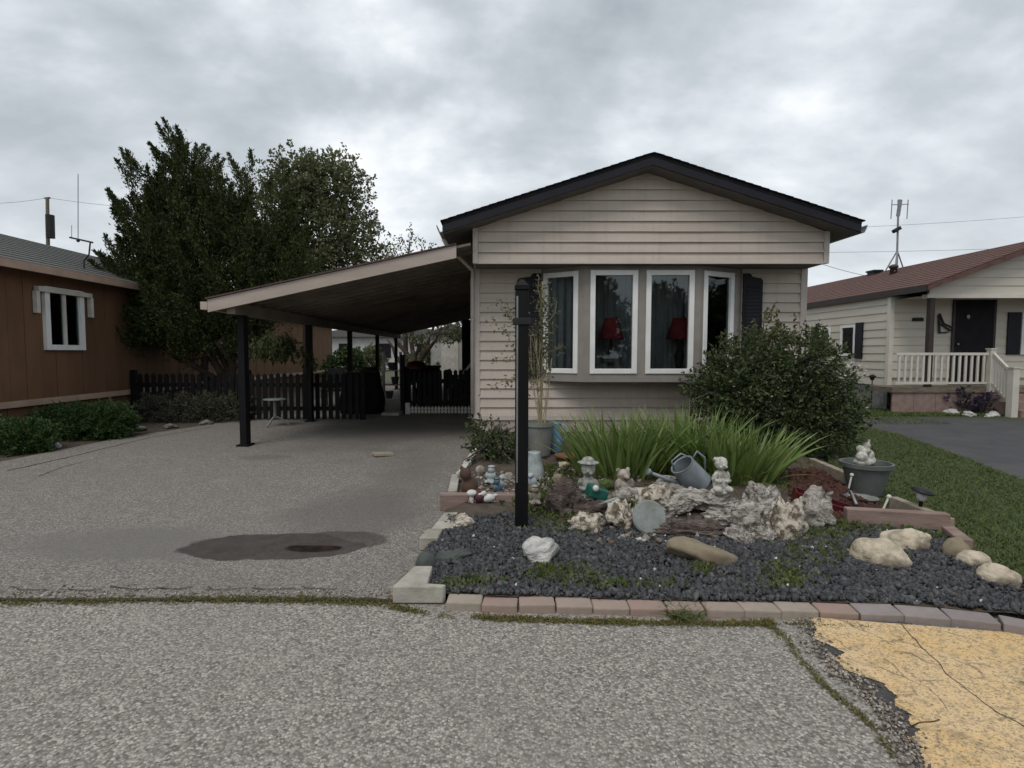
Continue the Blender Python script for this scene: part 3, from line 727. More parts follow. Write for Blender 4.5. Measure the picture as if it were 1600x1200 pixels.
# walls (inner shell)
b = MB()
b.box(XL + 0.02, XL + 0.10, YW + 0.02, YB, 0.32, 3.35)
b.box(XR - 0.10, XR - 0.02, YW + 0.02, YB, 0.32, 3.35)
b.box(XL + 0.1, XR - 0.1, YB - 0.1, YB, 0.32, 3.35)
bx0, bx1 = at(846, 500, YW).x, at(1157, 500, YW).x
b.box(XL + 0.1, bx0, YW + 0.02, YW + 0.10, 0.32, 3.2)
b.box(bx1, XR - 0.1, YW + 0.02, YW + 0.10, 0.32, 3.2)
b.box(bx0, bx1, YW + 0.02, YW + 0.10, 0.32, 1.0)
b.box(bx0, bx1, YW + 0.02, YW + 0.10, 2.68, 3.2)
b.build('wall', 'siding', home)
MB().box(XL + 0.11, XR - 0.11, YW + 0.11, YB - 0.11, 0.34, 0.40).build('floor', 'interior', home)
MB().box(XL + 0.11, XR - 0.11, YW + 0.11, YB - 0.11, 2.66, 2.70).build('ceiling', 'interior', home)
MB().box(XL + 0.11, XR - 0.11, YW + 2.6, YW + 2.7, 0.41, 2.65).build('partition', 'interior', home)
# lap siding boards
def lap(x0a, x1a, x0b, x1b, z0, z1, y, parent):
    """one clapboard facing -Y: bottom edge from x0a to x1a, top edge from x0b to x1b"""
    yb, yt = y - 0.030, y - 0.003
    if x1a - x0a > 3.0:
        xm = x0a + (x1a - x0a) * random.uniform(0.25, 0.75); xm = min(max(xm, x0b + 0.1), x1b - 0.1)
        lap2(x0a, xm, x0b, xm, z0, z1, y, yb, yt, parent); return lap2(xm + 0.001, x1a, xm + 0.001, x1b, z0 - 0.0015, z1, y, yb - 0.0022, yt - 0.0015, parent)
    return lap2(x0a, x1a, x0b, x1b, z0, z1, y, yb, yt, parent)
def lap2(x0a, x1a, x0b, x1b, z0, z1, y, yb, yt, parent):
    b = MB().hexa([(x0a, yb, z0), (x1a, yb, z0), (x1a, y + 0.015, z0), (x0a, y + 0.015, z0), (x0b, yt, z1), (x1b, yt, z1), (x1b, y + 0.015, z1), (x0b, y + 0.015, z1)])
    return b.build('siding_board', 'siding', parent)
z = 0.40; st = 0.148
while z < ZG - 0.03:
    z1 = min(z + st, ZG + 0.02)
    if z1 <= 1.0: lap(XL + 0.08, XR - 0.08, XL + 0.08, XR - 0.08, z, z1, YW, home)
    else:
        lap(XL + 0.08, bx0 + 0.0, XL + 0.08, bx0, z, z1, YW, home); lap(bx1, XR - 0.08, bx1, XR - 0.08, z, z1, YW, home)
    z = z1
for xa, xb in ((XL - 0.02, XL + 0.08), (XR - 0.08, XR + 0.02)):
    MB().box(xa, xb, YW - 0.035, YW + 0.07, 0.36, ZG + 0.05).build('corner_trim', 'trim_tan', home, bevel=0.006)
MB().box(XL + 0.08, XR - 0.08, YW - 0.03, YW + 0.02, 0.345, 0.398).build('bottom_trim', 'trim_tan', home)
nsk = 13
for i in range(nsk):
    a = XL + (XR - XL) * i / nsk; c = XL + (XR - XL) * (i + 1) / nsk
    MB().box(a + 0.006, c - 0.006, YW - 0.012 + 0.006 * (i % 2), YW + 0.02, 0.0, 0.343).build('skirting_panel', 'skirting', home)
for i in range(10):
    a = YW + 0.03 + 1.6 * i
    MB().box(XL + 0.0, XL + 0.018, a + 0.006, a + 1.594, 0.0, 0.36).build('skirting_panel', 'skirting', home)
# side siding under the carport
z = 0.37
while z < 2.75:
    MB().hexa([(XL - 0.012, YW + 0.08, z), (XL + 0.018, YW + 0.08, z), (XL + 0.018, YB, z), (XL - 0.012, YB, z), (XL + 0.006, YW + 0.08, z + st), (XL + 0.018, YW + 0.08, z + st), (XL + 0.018, YB, z + st), (XL + 0.006, YB, z + st)]).build('siding_board', 'siding', home)
    z += st
# gable box
gl_, gr_ = XL - 0.0, XR + 0.0
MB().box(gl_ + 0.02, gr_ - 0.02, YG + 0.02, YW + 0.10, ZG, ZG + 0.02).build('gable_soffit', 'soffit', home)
poly = [(gl_ + 0.02, ZG + 0.025), (gr_ - 0.02, ZG + 0.025), (gr_ - 0.02, roof_z(gr_) - 0.16), (XC, ZA - 0.16), (gl_ + 0.02, roof_z(gl_) - 0.16)]
MB().prism(poly, 'y', YG + 0.02, YG + 0.06).build('gable_wall', 'siding', home)
MB().box(gl_ + 0.005, gl_ + 0.02, YG + 0.02, YW, ZG, roof_z(gl_) - 0.14).build('gable_cheek', 'siding', home)
MB().box(gr_ - 0.02, gr_ - 0.005, YG + 0.02, YW, ZG, roof_z(gr_) - 0.14).build('gable_cheek', 'siding', home)
z = ZG + 0.004
def xlim(z): 
    d = (ZA - 0.15 - z) / slope
    return max(gl_ + 0.075, XC - d), min(gr_ - 0.075, XC + d)
while z < ZA - 0.24:
    z1 = z + st; a, c = xlim(z); a1, c1 = xlim(z1)
    if c1 - a1 < 0.05: a1, c1 = XC - 0.025, XC + 0.025
    lap(a, c, a1, c1, z, z1, YG + 0.02, home); z = z1
for xa, xb in ((gl_ - 0.005, gl_ + 0.07), (gr_ - 0.07, gr_ + 0.005)):
    MB().box(xa, xb, YG - 0.012, YG + 0.06, ZG - 0.006, roof_z(xa if xa < XC else xb) - 0.155).build('corner_trim', 'trim_tan', home)
MB().box(gl_ + 0.07, gr_ - 0.07, YG - 0.014, YG + 0.02, ZG - 0.012, ZG + 0.003).build('drip_trim', 'trim_tan', home)
# roof
roof = MB()
for s in (-1, 1):
    xe = XC + s * hw
    roof.hexa([(XC, YR, ZA - 0.045), (xe, YR, ZE - 0.045), (xe, YB + 0.3, ZE - 0.045), (XC, YB + 0.3, ZA - 0.045),
               (XC, YR, ZA), (xe, YR, ZE), (xe, YB + 0.3, ZE), (XC, YB + 0.3, ZA)])
roof = roof.build('roof', 'shingle_dark', home)
for s in (-1, 1):
    xe = XC + s * hw; n = 26
    for i in range(n):                      # shingle course ends seen along the rake
        q0, q1 = i / n, (i + 1) / n
        xa, xb = XC + s * hw * q0, XC + s * hw * (q1 + 0.012)
        za, zb = ZA - slope * hw * q0 + 0.004, ZA - slope * hw * (q1 + 0.012) + 0.016
        jy = YR - 0.02 - 0.006 * random.random()
        MB().hexa([(xa, jy, za - 0.003), (xb, jy, zb - 0.014), (xb, YR + 0.9, zb - 0.014), (xa, YR + 0.9, za - 0.003), (xa, jy, za + 0.004), (xb, jy, zb), (xb, YR + 0.9, zb), (xa, YR + 0.9, za + 0.004)]).build('shingle', 'shingle_dark', roof)
    # rake fascia, lower drip board, soffit
    def rake(z0, z1, y0, y1, mat, nm):
        MB().hexa([(XC, y0, ZA + z0), (xe, y0, ZE + z0), (xe, y1, ZE + z0), (XC, y1, ZA + z0), (XC, y0, ZA + z1), (xe, y0, ZE + z1), (xe, y1, ZE + z1), (XC, y1, ZA + z1)]).build(nm, mat, roof)
    rake(-0.155, -0.048, YR + 0.005, YR + 0.03, 'fascia_dark', 'rake_fascia')
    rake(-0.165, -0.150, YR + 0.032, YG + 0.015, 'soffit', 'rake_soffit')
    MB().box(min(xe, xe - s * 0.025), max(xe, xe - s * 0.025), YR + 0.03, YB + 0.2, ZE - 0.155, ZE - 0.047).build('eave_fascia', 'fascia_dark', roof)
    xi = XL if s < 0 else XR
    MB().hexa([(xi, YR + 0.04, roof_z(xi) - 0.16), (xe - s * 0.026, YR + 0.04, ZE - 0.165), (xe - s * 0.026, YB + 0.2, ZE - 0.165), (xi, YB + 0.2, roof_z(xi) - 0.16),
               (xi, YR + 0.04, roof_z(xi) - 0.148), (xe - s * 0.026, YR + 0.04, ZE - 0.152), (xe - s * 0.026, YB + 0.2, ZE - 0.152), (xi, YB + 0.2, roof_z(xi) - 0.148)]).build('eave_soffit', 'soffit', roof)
    g = MB(); prof = [(0.004, -0.06), (0.004, -0.15), (0.055, -0.155), (0.085, -0.10), (0.095, -0.052), (0.083, -0.052), (0.074, -0.095), (0.05, -0.143), (0.012, -0.14), (0.012, -0.06)]
    g.prism([(xe + s * a, ZE + c) for a, c in prof], 'y', YR + 0.02, YB).build('gutter', 'metal_gray', roof)
d0 = at(712, 394, 8.15)
MB().tube([(EL.x - 0.03, 8.0, ZE - 0.17), (EL.x + 0.02, 8.05, ZE - 0.26), (XL - 0.03, 8.42, 2.66), (XL - 0.035, 8.44, 2.5), (XL - 0.035, 8.44, 0.45)], 0.03, 8).build('downspout', 'trim_tan', home, smooth=True)
# ------------------------------------------------------------------ bay window
YBAY = 8.12
f0, f1 = at(913, 500, YBAY).x, at(1094, 500, YBAY).x
zb0, zb1 = at(1000, 597, YBAY).z, ZG
bay = MB()
outl = [(bx0, YW), (f0, YBAY), (f1, YBAY), (bx1, YW)]
sh = lambda d: [(bx0 + d * 0.6, YW), (f0 + d * 0.4, YBAY + d), (f1 - d * 0.4, YBAY + d), (bx1 - d * 0.6, YW)]
MB().prism(sh(-0.012) , 'z', zb0, zb0 + 0.075).build('bay_sill', 'bay_paint', home)
bayo = MB().prism(sh(0.02), 'z', zb1 - 0.045, zb1 - 0.002).build('bay_window', 'bay_paint', home)
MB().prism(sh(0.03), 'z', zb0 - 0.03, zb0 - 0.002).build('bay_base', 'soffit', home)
def bay_panel(p0, p1, wins, zw0, zw1):
    """one flat face of the bay from p0 to p1 with window openings given as (start, end) distances"""
    p0, p1 = Vector((*p0, 0)), Vector((*p1, 0)); d = (p1 - p0).normalized(); n = Vector((d.y, -d.x, 0)); L = (p1 - p0).length
    def slab(a, c, z0, z1, t0, t1, nm, mat, par, bev=0):
        q = [p0 + d * a + n * t1, p0 + d * c + n * t1, p0 + d * c + n * t0, p0 + d * a + n * t0]
        return MB().hexa([(v.x, v.y, z0) for v in q] + [(v.x, v.y, z1) for v in q]).build(nm, mat, par, bevel=bev)
    edges = [0] + [e for w_ in wins for e in w_] + [L]
    for i in range(0, len(edges), 2): slab(edges[i], edges[i + 1], zb0 + 0.076, zb1 - 0.046, -0.05, 0, 'bay_post', 'bay_paint', bayo)
    for a, c in wins:
        slab(a, c, zb0 + 0.076, zw0, -0.05, -0.001, 'bay_apron', 'bay_paint', bayo)
        slab(a, c, zw1, zb1 - 0.046, -0.05, -0.001, 'bay_head', 'bay_paint', bayo)
        fw = 0.075
        slab(a, a + fw, zw0, zw1, -0.045, 0.018, 'window_frame', 'white_vinyl', bayo, 0.006)
        slab(c - fw, c, zw0, zw1, -0.045, 0.018, 'window_frame', 'white_vinyl', bayo, 0.006)
        slab(a + fw, c - fw, zw0, zw0 + fw, -0.045, 0.017, 'window_frame', 'white_vinyl', bayo, 0.006)
        slab(a + fw, c - fw, zw1 - fw, zw1, -0.045, 0.017, 'window_frame', 'white_vinyl', bayo, 0.006)
        slab(a + fw, c - fw, zw0 + fw, zw1 - fw, -0.032, -0.026, 'pane', 'glass', bayo)
zt, zbm = at(960, 422, YBAY).z, at(960, 584, YBAY).z
ux = lambda u: at(u, 500, YBAY).x - f0
bay_panel((f0, YBAY), (f1, YBAY), [(ux(922), ux(996)), (ux(1009), ux(1084))], zbm, zt)
sl = math.hypot(f0 - bx0, YW - YBAY)
bay_panel((bx0, YW), (f0, YBAY), [(0.03, sl - 0.10)], zbm, zt)
bay_panel((f1, YBAY), (bx1, YW), [(0.06, sl - 0.02)], zbm, zt)
# shutters with a stepped top
for s, x0, x1 in ((1, at(1158, 500, YW).x, at(1188, 500, YW).x), (-1, at(845, 500, YW).x, at(808, 500, YW).x)):
    wd = abs(x1 - x0); X = lambda q: x0 + s * wd * q
    z0, z1 = 1.0, at(1160, 428, YW).z
    pl = [(X(0), z0), (X(1), z0), (X(1), z1 - 0.11), (X(0.92), z1 - 0.075), (X(0.45), z1 - 0.05), (X(0.38), z1 - 0.01), (X(0.3), z1), (X(0), z1)]
    shu = MB().prism(pl, 'y', YW - 0.055, YW - 0.024).build('shutter', 'shutter_paint', home)
    zz = z0 + 0.08
    while zz < z1 - 0.2:
        MB().hexa([(min(X(.15), X(.85)), YW - 0.066, zz), (max(X(.15), X(.85)), YW - 0.066, zz), (max(X(.15), X(.85)), YW - 0.056, zz), (min(X(.15), X(.85)), YW - 0.056, zz),
                   (min(X(.15), X(.85)), YW - 0.058, zz + 0.045), (max(X(.15), X(.85)), YW - 0.058, zz + 0.045), (max(X(.15), X(.85)), YW - 0.056, zz + 0.045), (min(X(.15), X(.85)), YW - 0.056, zz + 0.045)]).build('louvre', 'shutter_paint', shu)
        zz += 0.055
# things inside the bay
def lamp(u, v, Y, lab):
    c = at(u, v, Y); t_ = thing('table_lamp', lab, 'lamp', (c.x, c.y, zb0 + 0.1))
    MB().lathe((c.x, c.y, c.z - 0.17), [(0.20, 0), (0.10, 0.33), (0.095, 0.33), (0.19, 0.01)], 20).build('lamp_shade', 'lampshade', t_, smooth=True)
    MB().lathe((c.x, c.y, zb0 + 0.101), [(0.08, 0), (0.085, 0.02), (0.03, 0.05), (0.06, 0.18), (0.075, 0.3), (0.03, 0.42), (0.015, c.z - 1.2)], 14).build('lamp_base', 'dark_metal', t_, smooth=True)
lamp(955, 513, 8.46, 'red shaded table lamp behind the left centre bay window pane')
lamp(1062, 513, 8.46, 'red shaded table lamp behind the right centre bay window pane')
tb = thing('window_table', 'long dark side table standing inside the bay window', 'table', (2.3, 8.8, 0.4))
MB().box(f0 + 0.05, f1 - 0.05, 8.28, 8.66, zb0 + 0.078, zb0 + 0.10).build('tabletop', 'old_wood', tb)
for x in (f0 + 0.1, f1 - 0.1):
    for y in (8.66,): MB().box(x - 0.025, x + 0.025, y - 0.027, y - 0.003, 0.40, zb0 + 0.077).build('leg', 'old_wood', tb)
def curtain(xa, xb, y, lab, mat, amp=0.022, z0=1.045, z1=2.6):
    n = int((xb - xa) / 0.012); V = []
    for i in range(n + 1):
        x = xa + (xb - xa) * i / n; yy = y + amp * math.sin(x * 70 + math.sin(x * 9) * 2) + 0.01 * math.sin(x * 23)
        V += [(x, yy, z0), (x, yy, z1)]
    o = MB(); o.v = V; o.f = [(2 * i, 2 * i + 2, 2 * i + 3, 2 * i + 1) for i in range(n)]
    tag(o.build('curtain', mat, smooth=True), lab, 'curtain')
curtain(bx0 + 0.12, f0 + 0.1, 8.47, 'grey curtain gathered behind the left side pane of the bay window', 'curtain')
curtain(f0 + 0.02, f1 - 0.02, 8.78, 'pale grey curtain hanging behind the red lamps', 'curtain', 0.03)
curtain(f1 - 0.12, bx1 - 0.12, 8.47, 'grey curtain gathered behind the right side pane of the bay window', 'curtain')

# ================================================================== CARPORT
YC0, YC1 = 7.72, 21.4
cl, crr = at(324, 478, YC0), at(713, 393, YC0)
cp = thing('carport', 'lean-to carport with beige fascia and black posts beside the mobile home', 'carport', (-2.3, 14, 0))
cs = (crr.z - cl.z) / (crr.x - cl.x)
def cz(x): return cl.z + cs * (x - cl.x)
XCR = XL - 0.03
hh = 0.09
MB().hexa([(cl.x, YC0, cz(cl.x) - hh), (crr.x, YC0, cz(crr.x) - hh), (crr.x, YC0 + 0.03, cz(crr.x) - hh), (cl.x, YC0 + 0.03, cz(cl.x) - hh),
           (cl.x, YC0, cz(cl.x) + hh), (crr.x, YC0, cz(crr.x) + hh), (crr.x, YC0 + 0.03, cz(crr.x) + hh), (cl.x, YC0 + 0.03, cz(cl.x) + hh)]).build('fascia', 'carport_fascia', cp, bevel=0.004)
MB().hexa([(cl.x - 0.02, YC0 - 0.025, cz(cl.x) + hh + 0.003), (crr.x, YC0 - 0.025, cz(crr.x) + hh + 0.003), (crr.x, YC0 + 0.2, cz(crr.x) + hh + 0.003), (cl.x - 0.02, YC0 + 0.2, cz(cl.x) + hh + 0.003),
           (cl.x - 0.02, YC0 - 0.025, cz(cl.x) + hh + 0.022), (crr.x, YC0 - 0.025, cz(crr.x) + hh + 0.022), (crr.x, YC0 + 0.2, cz(crr.x) + hh + 0.022), (cl.x - 0.02, YC0 + 0.2, cz(cl.x) + hh + 0.022)]).build('roof_edge', 'rust_edge', cp)
y = YC0 + 0.031; pw = 0.40
while y < YC1:
    o = MB(); x0, x1 = cl.x, XCR
    for ya, yb_, dz in ((y, y + pw - 0.05, 0.0), (y + pw - 0.05, y + pw, -0.045)):
        o.hexa([(x0, ya, cz(x0) + 0.05 + dz), (x1, ya, cz(x1) + 0.05 + dz), (x1, yb_, cz(x1) + 0.05 + dz), (x0, yb_, cz(x0) + 0.05 + dz),
                (x0, ya, cz(x0) + 0.085), (x1, ya, cz(x1) + 0.085), (x1, yb_, cz(x1) + 0.085), (x0, yb_, cz(x0) + 0.085)])
    o.build('roof_panel', 'carport_pan', cp); y += pw
xp = at(379, 560, 8.1).x
MB().box(xp - 0.06, xp + 0.06, YC0 + 0.06, YC1, cz(xp) - 0.17, cz(xp) - 0.012).build('eave_beam', 'carport_pan', cp)
MB().box(cl.x - 0.10, cl.x - 0.003, YC0 - 0.0, YC1, cz(cl.x) - 0.05, cz(cl.x) + 0.06).build('gutter', 'carport_fascia', cp)
for yp in (8.1, 11.0, 14.1, 17.4, 20.7):
    po = MB().box(xp - 0.05, xp + 0.05, yp - 0.05, yp + 0.10, 0.012, cz(xp) - 0.172).build('post', 'black_paint', cp, bevel=0.006)
    MB().box(xp - 0.09, xp + 0.09, yp - 0.09, yp + 0.14, 0.004, 0.03).build('base_plate', 'black_paint', po)

# ================================================================== NEIGHBOUR ON THE LEFT
XN = -7.6; YN0, YN1 = 7.3, 25.5
ln = thing('neighbour_home', 'brown mobile home with grey shingle roof and small white window', 'mobile home', (XN - 2.2, 16, 0))
zs = lambda u, v: 1.4 + (551 - v) / (773 - u) * 7.6
zt0, ze = zs(0, 634), zs(0, 414)
MB().box(XN - 4.8, XN - 0.03, YN0, YN1, zt0 - 0.06, ze + 0.1).build('wall', 'brown_wall', ln)
y = YN0; k = 0
while y < YN1 - 0.05:
    y1 = min(y + 0.305, YN1)
    MB().box(XN - 0.03, XN + 0.004 * (k % 2), y + 0.004, y1 - 0.004, zt0 + 0.03, ze + 0.05).build('wall_panel', 'brown_wall' if y < 14 else 'tan_wall', ln); y = y1; k += 1
MB().box(XN - 0.02, XN + 0.03, YN0, YN1, zt0 - 0.05, zt0 + 0.05).build('bottom_trim', 'brown_trim', ln)
y = YN0
while y < YN1:
    MB().box(XN - 0.12, XN - 0.05, y + 0.01, min(y + 1.2, YN1) - 0.01, -0.01, zt0 - 0.061).build('skirting_panel', 'brown_wall', ln); y += 1.2
xe = XN + 0.32; zr = 3.80; xrg = -10.0
rf = MB().hexa([(xrg, YN0 - 0.3, zr - 0.05), (xe, YN0 - 0.3, ze - 0.02), (xe, YN1 + 0.3, ze - 0.02), (xrg, YN1 + 0.3, zr - 0.05), (xrg, YN0 - 0.3, zr), (xe, YN0 - 0.3, ze + 0.05), (xe, YN1 + 0.3, ze + 0.05), (xrg, YN1 + 0.3, zr)])
rf.hexa([(2 * xrg - xe, YN0 - 0.3, ze - 0.02), (xrg, YN0 - 0.3, zr - 0.05), (xrg, YN1 + 0.3, zr - 0.05), (2 * xrg - xe, YN1 + 0.3, ze - 0.02), (2 * xrg - xe, YN0 - 0.3, ze + 0.05), (xrg, YN0 - 0.3, zr), (xrg, YN1 + 0.3, zr), (2 * xrg - xe, YN1 + 0.3, ze + 0.05)])
rf = rf.build('roof', 'roof_gray', ln)
ncr = 13
for i in range(ncr):
    q0, q1 = i / ncr, (i + 1) / ncr
    xa, xb = xe + (xrg - xe) * q0, xe + (xrg - xe) * q1
    za, zb_ = ze + 0.05 + (zr - ze - 0.05) * q0, ze + 0.05 + (zr - ze - 0.05) * q1
    MB().hexa([(xa, YN0 - 0.31, za + 0.001), (xa, YN1 + 0.31, za + 0.001), (xb, YN1 + 0.31, zb_ + 0.001), (xb, YN0 - 0.31, zb_ + 0.001), (xa, YN0 - 0.31, za + 0.02), (xa, YN1 + 0.31, za + 0.02), (xb, YN1 + 0.31, zb_ + 0.005), (xb, YN0 - 0.31, zb_ + 0.005)]).build('shingle_course', 'roof_gray', rf)
MB().box(xe - 0.02, xe + 0.03, YN0 - 0.3, YN1 + 0.3, ze - 0.07, ze + 0.055).build('fascia', 'brown_trim', rf)
MB().box(XN, xe - 0.025, YN0 - 0.3, YN1 + 0.3, ze - 0.03, ze - 0.022).build('soffit', 'brown_wall', rf)
def yw(u): return XN * F / (u - 773)
wy0, wy1 = yw(70), yw(131); wz0, wz1 = zs(100, 547), zs(100, 452)
wn_ = MB()
for a, c, z0, z1 in ((wy0, wy0 + 0.10, wz0, wz1), (wy1 - 0.10, wy1, wz0, wz1), (wy0 + 0.1, wy1 - 0.1, wz0, wz0 + 0.09), (wy0 + 0.1, wy1 - 0.1, wz1 - 0.09, wz1)):
    wn_.box(XN + 0.0, XN + 0.06, a, c, z0, z1)
wn_ = wn_.build('window', 'white_vinyl', ln)
MB().box(XN + 0.012, XN + 0.045, (wy0 + wy1) / 2 - 0.03, (wy0 + wy1) / 2 + 0.03, wz0 + 0.09, wz1 - 0.09).build('mullion', 'white_old', wn_)
for a, c in ((wy0 + 0.1, (wy0 + wy1) / 2 - 0.03), ((wy0 + wy1) / 2 + 0.03, wy1 - 0.1)):
    MB().box(XN + 0.013, XN + 0.018, a, c, wz0 + 0.09, wz1 - 0.09).build('pane', 'glass', wn_)
MB().box(XN + 0.005, XN + 0.010, wy0 + 0.1, wy1 - 0.1, wz0 + 0.09, wz1 - 0.09).build('blind', 'interior', wn_)
aw = thing('awning_frame', 'white awning frame without cloth round the brown home window', 'awning', (XN + 0.1, (wy0 + wy1) / 2, wz1))
ya, yb_ = yw(57), yw(141)
za0 = zs(60, 450)
MB().box(XN + 0.02, XN + 0.10, ya, yb_, za0 - 0.06, za0 + 0.02).build('head_rail', 'white_old', aw)
for yy in (ya, yb_): MB().box(XN + 0.02, XN + 0.09, yy - 0.035, yy + 0.035, za0 - 0.42, za0 - 0.061).build('arm', 'white_old', aw)
an = thing('whip_antenna', 'tall thin whip antenna bracketed to the brown home eave', 'antenna', (xe, 10.4, ze))
Ya = 10.4; p = lambda u, v: at(u, v, Ya)
MB().tube([p(122, 378), p(122, 272)], 0.008, 6).build('whip', 'metal_gray', an)
MB().bar(p(109, 371), p(145, 379), 0.03, 0.03).build('crossarm', 'dark_metal', an)
MB().tube([p(112, 372), p(112, 352)], 0.006, 6).build('stub', 'metal_gray', an)
MB().tube([p(141, 379), p(139, 398), p(131, 408), p(133, 440), p(137, 462)], 0.014, 6).build('mast', 'dark_metal', an)
MB().ball(p(122, 376), 0.03).build('mount', 'dark_metal', an)
up = thing('utility_pole', 'distant utility pole with transformer beyond the grey roof', 'pole', at(78, 420, 40))
MB().tube([at(78, 600, 40), at(74, 310, 40)], [0.16, 0.11], 8).build('pole', 'old_wood', up)
MB().tube([at(79, 372, 39.7), at(78, 336, 39.7)], 0.28, 10).build('transformer', 'dark_metal', up)
MB().bar(at(70, 310, 40), at(78, 309, 40), 0.12, 0.1).build('crossarm', 'old_wood', up)
def wire(pts, r, lab, Y=40):
    tag(MB().tube([at(u, v, yy) for u, v, yy in pts], r, 5).build('utility_wire', 'dark_metal'), lab, 'wire')
def sag(u0, v0, u1, v1, Y, s, n=10): return [(u0 + (u1 - u0) * i / n, v0 + (v1 - v0) * i / n + s * 4 * (i / n) * (1 - i / n), Y) for i in range(n + 1)]
wire(sag(-40, 318, 74, 309, 40, 3), 0.011, 'overhead wire running left from the distant utility pole')
wire(sag(74, 309, 420, 330, 40, 8), 0.011, 'overhead wire running from the utility pole behind the juniper')
wire(sag(1180, 395, 1700, 383, 40, 3), 0.011, 'lower overhead wire crossing behind the roof antenna')
wire(sag(1180, 360, 1700, 330, 40, 5), 0.010, 'upper overhead wire crossing behind the roof antenna')
wire(sag(1262, 405, 1380, 436, 30, 3), 0.012, 'service wire slanting down to the red brown roof')

# ================================================================== NEIGHBOUR ON THE RIGHT
XS = 9.7; YP = 12.5; YF = 13.4; YE = 26
rn = thing('porch_home', 'cream sided home with red brown roof and railed front porch', 'house', (13, 18, 0))
xrr = 12.6; xeL = at(1449, 445, YP - 0.3).x; zeL = at(1449, 445, YP - 0.3).z; zrr = 1.4 + 0.209 * xrr
sR = (zrr - zeL) / (xrr - xeL); xeR = 2 * xrr - xeL
rr = MB()
for xa in (xeL, xeR):
    rr.hexa([(xa, YP - 0.3, zeL - 0.07), (xrr, YP - 0.3, zrr - 0.07), (xrr, YE, zrr - 0.07), (xa, YE, zeL - 0.07), (xa, YP - 0.3, zeL), (xrr, YP - 0.3, zrr), (xrr, YE, zrr), (xa, YE, zeL)])
rr = rr.build('roof', 'roof_brown', rn)
ncr = 14
for i in range(ncr):
    q0, q1 = i / ncr, (i + 1) / ncr
    xa, xb = xeL + (xrr - xeL) * q0, xeL + (xrr - xeL) * q1; za, zb_ = zeL + (zrr - zeL) * q0, zeL + (zrr - zeL) * q1
    MB().hexa([(xa, YP - 0.32, za + 0.001), (xa, YE + 0.02, za + 0.001), (xb, YE + 0.02, zb_ + 0.001), (xb, YP - 0.32, zb_ + 0.001), (xa, YP - 0.32, za + 0.022), (xa, YE + 0.02, za + 0.022), (xb, YE + 0.02, zb_ + 0.006), (xb, YP - 0.32, zb_ + 0.006)]).build('shingle_course', 'roof_brown', rr)
MB().box(xeL - 0.025, xeL + 0.0, YP - 0.3, YE, zeL - 0.14, zeL - 0.004).build('eave_fascia', 'fascia_brown', rr)
for xa, s in ((xeL, 1), (xeR, -1)):
    MB().hexa([(xa, YP - 0.325, zeL - 0.12), (xrr, YP - 0.325, zrr - 0.12), (xrr, YP - 0.301, zrr - 0.12), (xa, YP - 0.301, zeL - 0.12), (xa, YP - 0.325, zeL - 0.008), (xrr, YP - 0.325, zrr - 0.008), (xrr, YP - 0.301, zrr - 0.008), (xa, YP - 0.301, zeL - 0.008)]).build('rake_fascia', 'roof_brown', rr)
MB().box(xeL + 0.02, XS, YP + 0.4, YE, zeL - 0.13, zeL - 0.115).build('eave_soffit', 'cream_siding', rr)
# porch gable face and beam
zbm2 = at(1500, 461, YP).z; xbl = at(1447, 461, YP).x
z = zbm2 + 0.02; k = 0
while z < zrr - 0.2:
    z1 = z + 0.19
    x0 = max(xbl + 0.05, xeL + (z + 0.10 - zeL) / sR); x1 = max(xbl + 0.05, xeL + (min(z1, zrr - 0.15) + 0.10 - zeL) / sR)
    if x0 > xrr - 0.05: break
    MB().hexa([(x0, YP - 0.022, z), (2 * xrr - x0, YP - 0.022, z), (2 * xrr - x0, YP + 0.04, z), (x0, YP + 0.04, z), (x1, YP - 0.006, z1), (2 * xrr - x1, YP - 0.006, z1), (2 * xrr - x1, YP + 0.04, z1), (x1, YP + 0.04, z1)]).build('siding_board', 'cream_siding', rn)
    z = z1
MB().box(xbl, 2 * xrr - xbl, YP - 0.05, YP + 0.12, zbm2 - 0.07, zbm2 + 0.018).build('porch_beam', 'cream_trim', rn)
MB().box(xbl + 0.05, 2 * xrr - xbl, YP + 0.125, YF, zbm2 - 0.02, zbm2).build('porch_ceiling', 'cream_siding', rn)
zfl = at(1450, 605, YP).z
MB().box(XS + 0.03, 2 * xrr - XS, YF + 0.03, YE, zfl - 0.1, zeL - 0.14).build('wall', 'cream_siding', rn)
ylim = 19.5; z = zfl - 0.02
while z < zeL - 0.15:
    z1 = min(z + 0.2, zeL - 0.13)
    MB().hexa([(XS - 0.022, YF, z), (XS + 0.03, YF, z), (XS + 0.03, ylim, z), (XS - 0.022, ylim, z), (XS - 0.004, YF, z1), (XS + 0.03, YF, z1), (XS + 0.03, ylim, z1), (XS - 0.004, ylim, z1)]).build('siding_board', 'cream_siding', rn)
    if z > zfl: MB().hexa([(XS, YF - 0.022, z), (2 * xrr - XS, YF - 0.022, z), (2 * xrr - XS, YF + 0.03, z), (XS, YF + 0.03, z), (XS, YF - 0.004, z1), (2 * xrr - XS, YF - 0.004, z1), (2 * xrr - XS, YF + 0.03, z1), (XS, YF + 0.03, z1)]).build('siding_board', 'cream_siding', rn)
    z = z1
MB().box(XS - 0.045, XS + 0.06, YF - 0.045, YF + 0.06, zfl - 0.05, zeL - 0.14).build('corner_trim', 'cream_trim', rn)
y = YF
while y < 22:
    MB().box(XS - 0.0, XS + 0.02, y + 0.01, y + 1.0, 0.0, zfl - 0.03).build('skirting_panel', 'stone_skirt', rn); y += 1.01
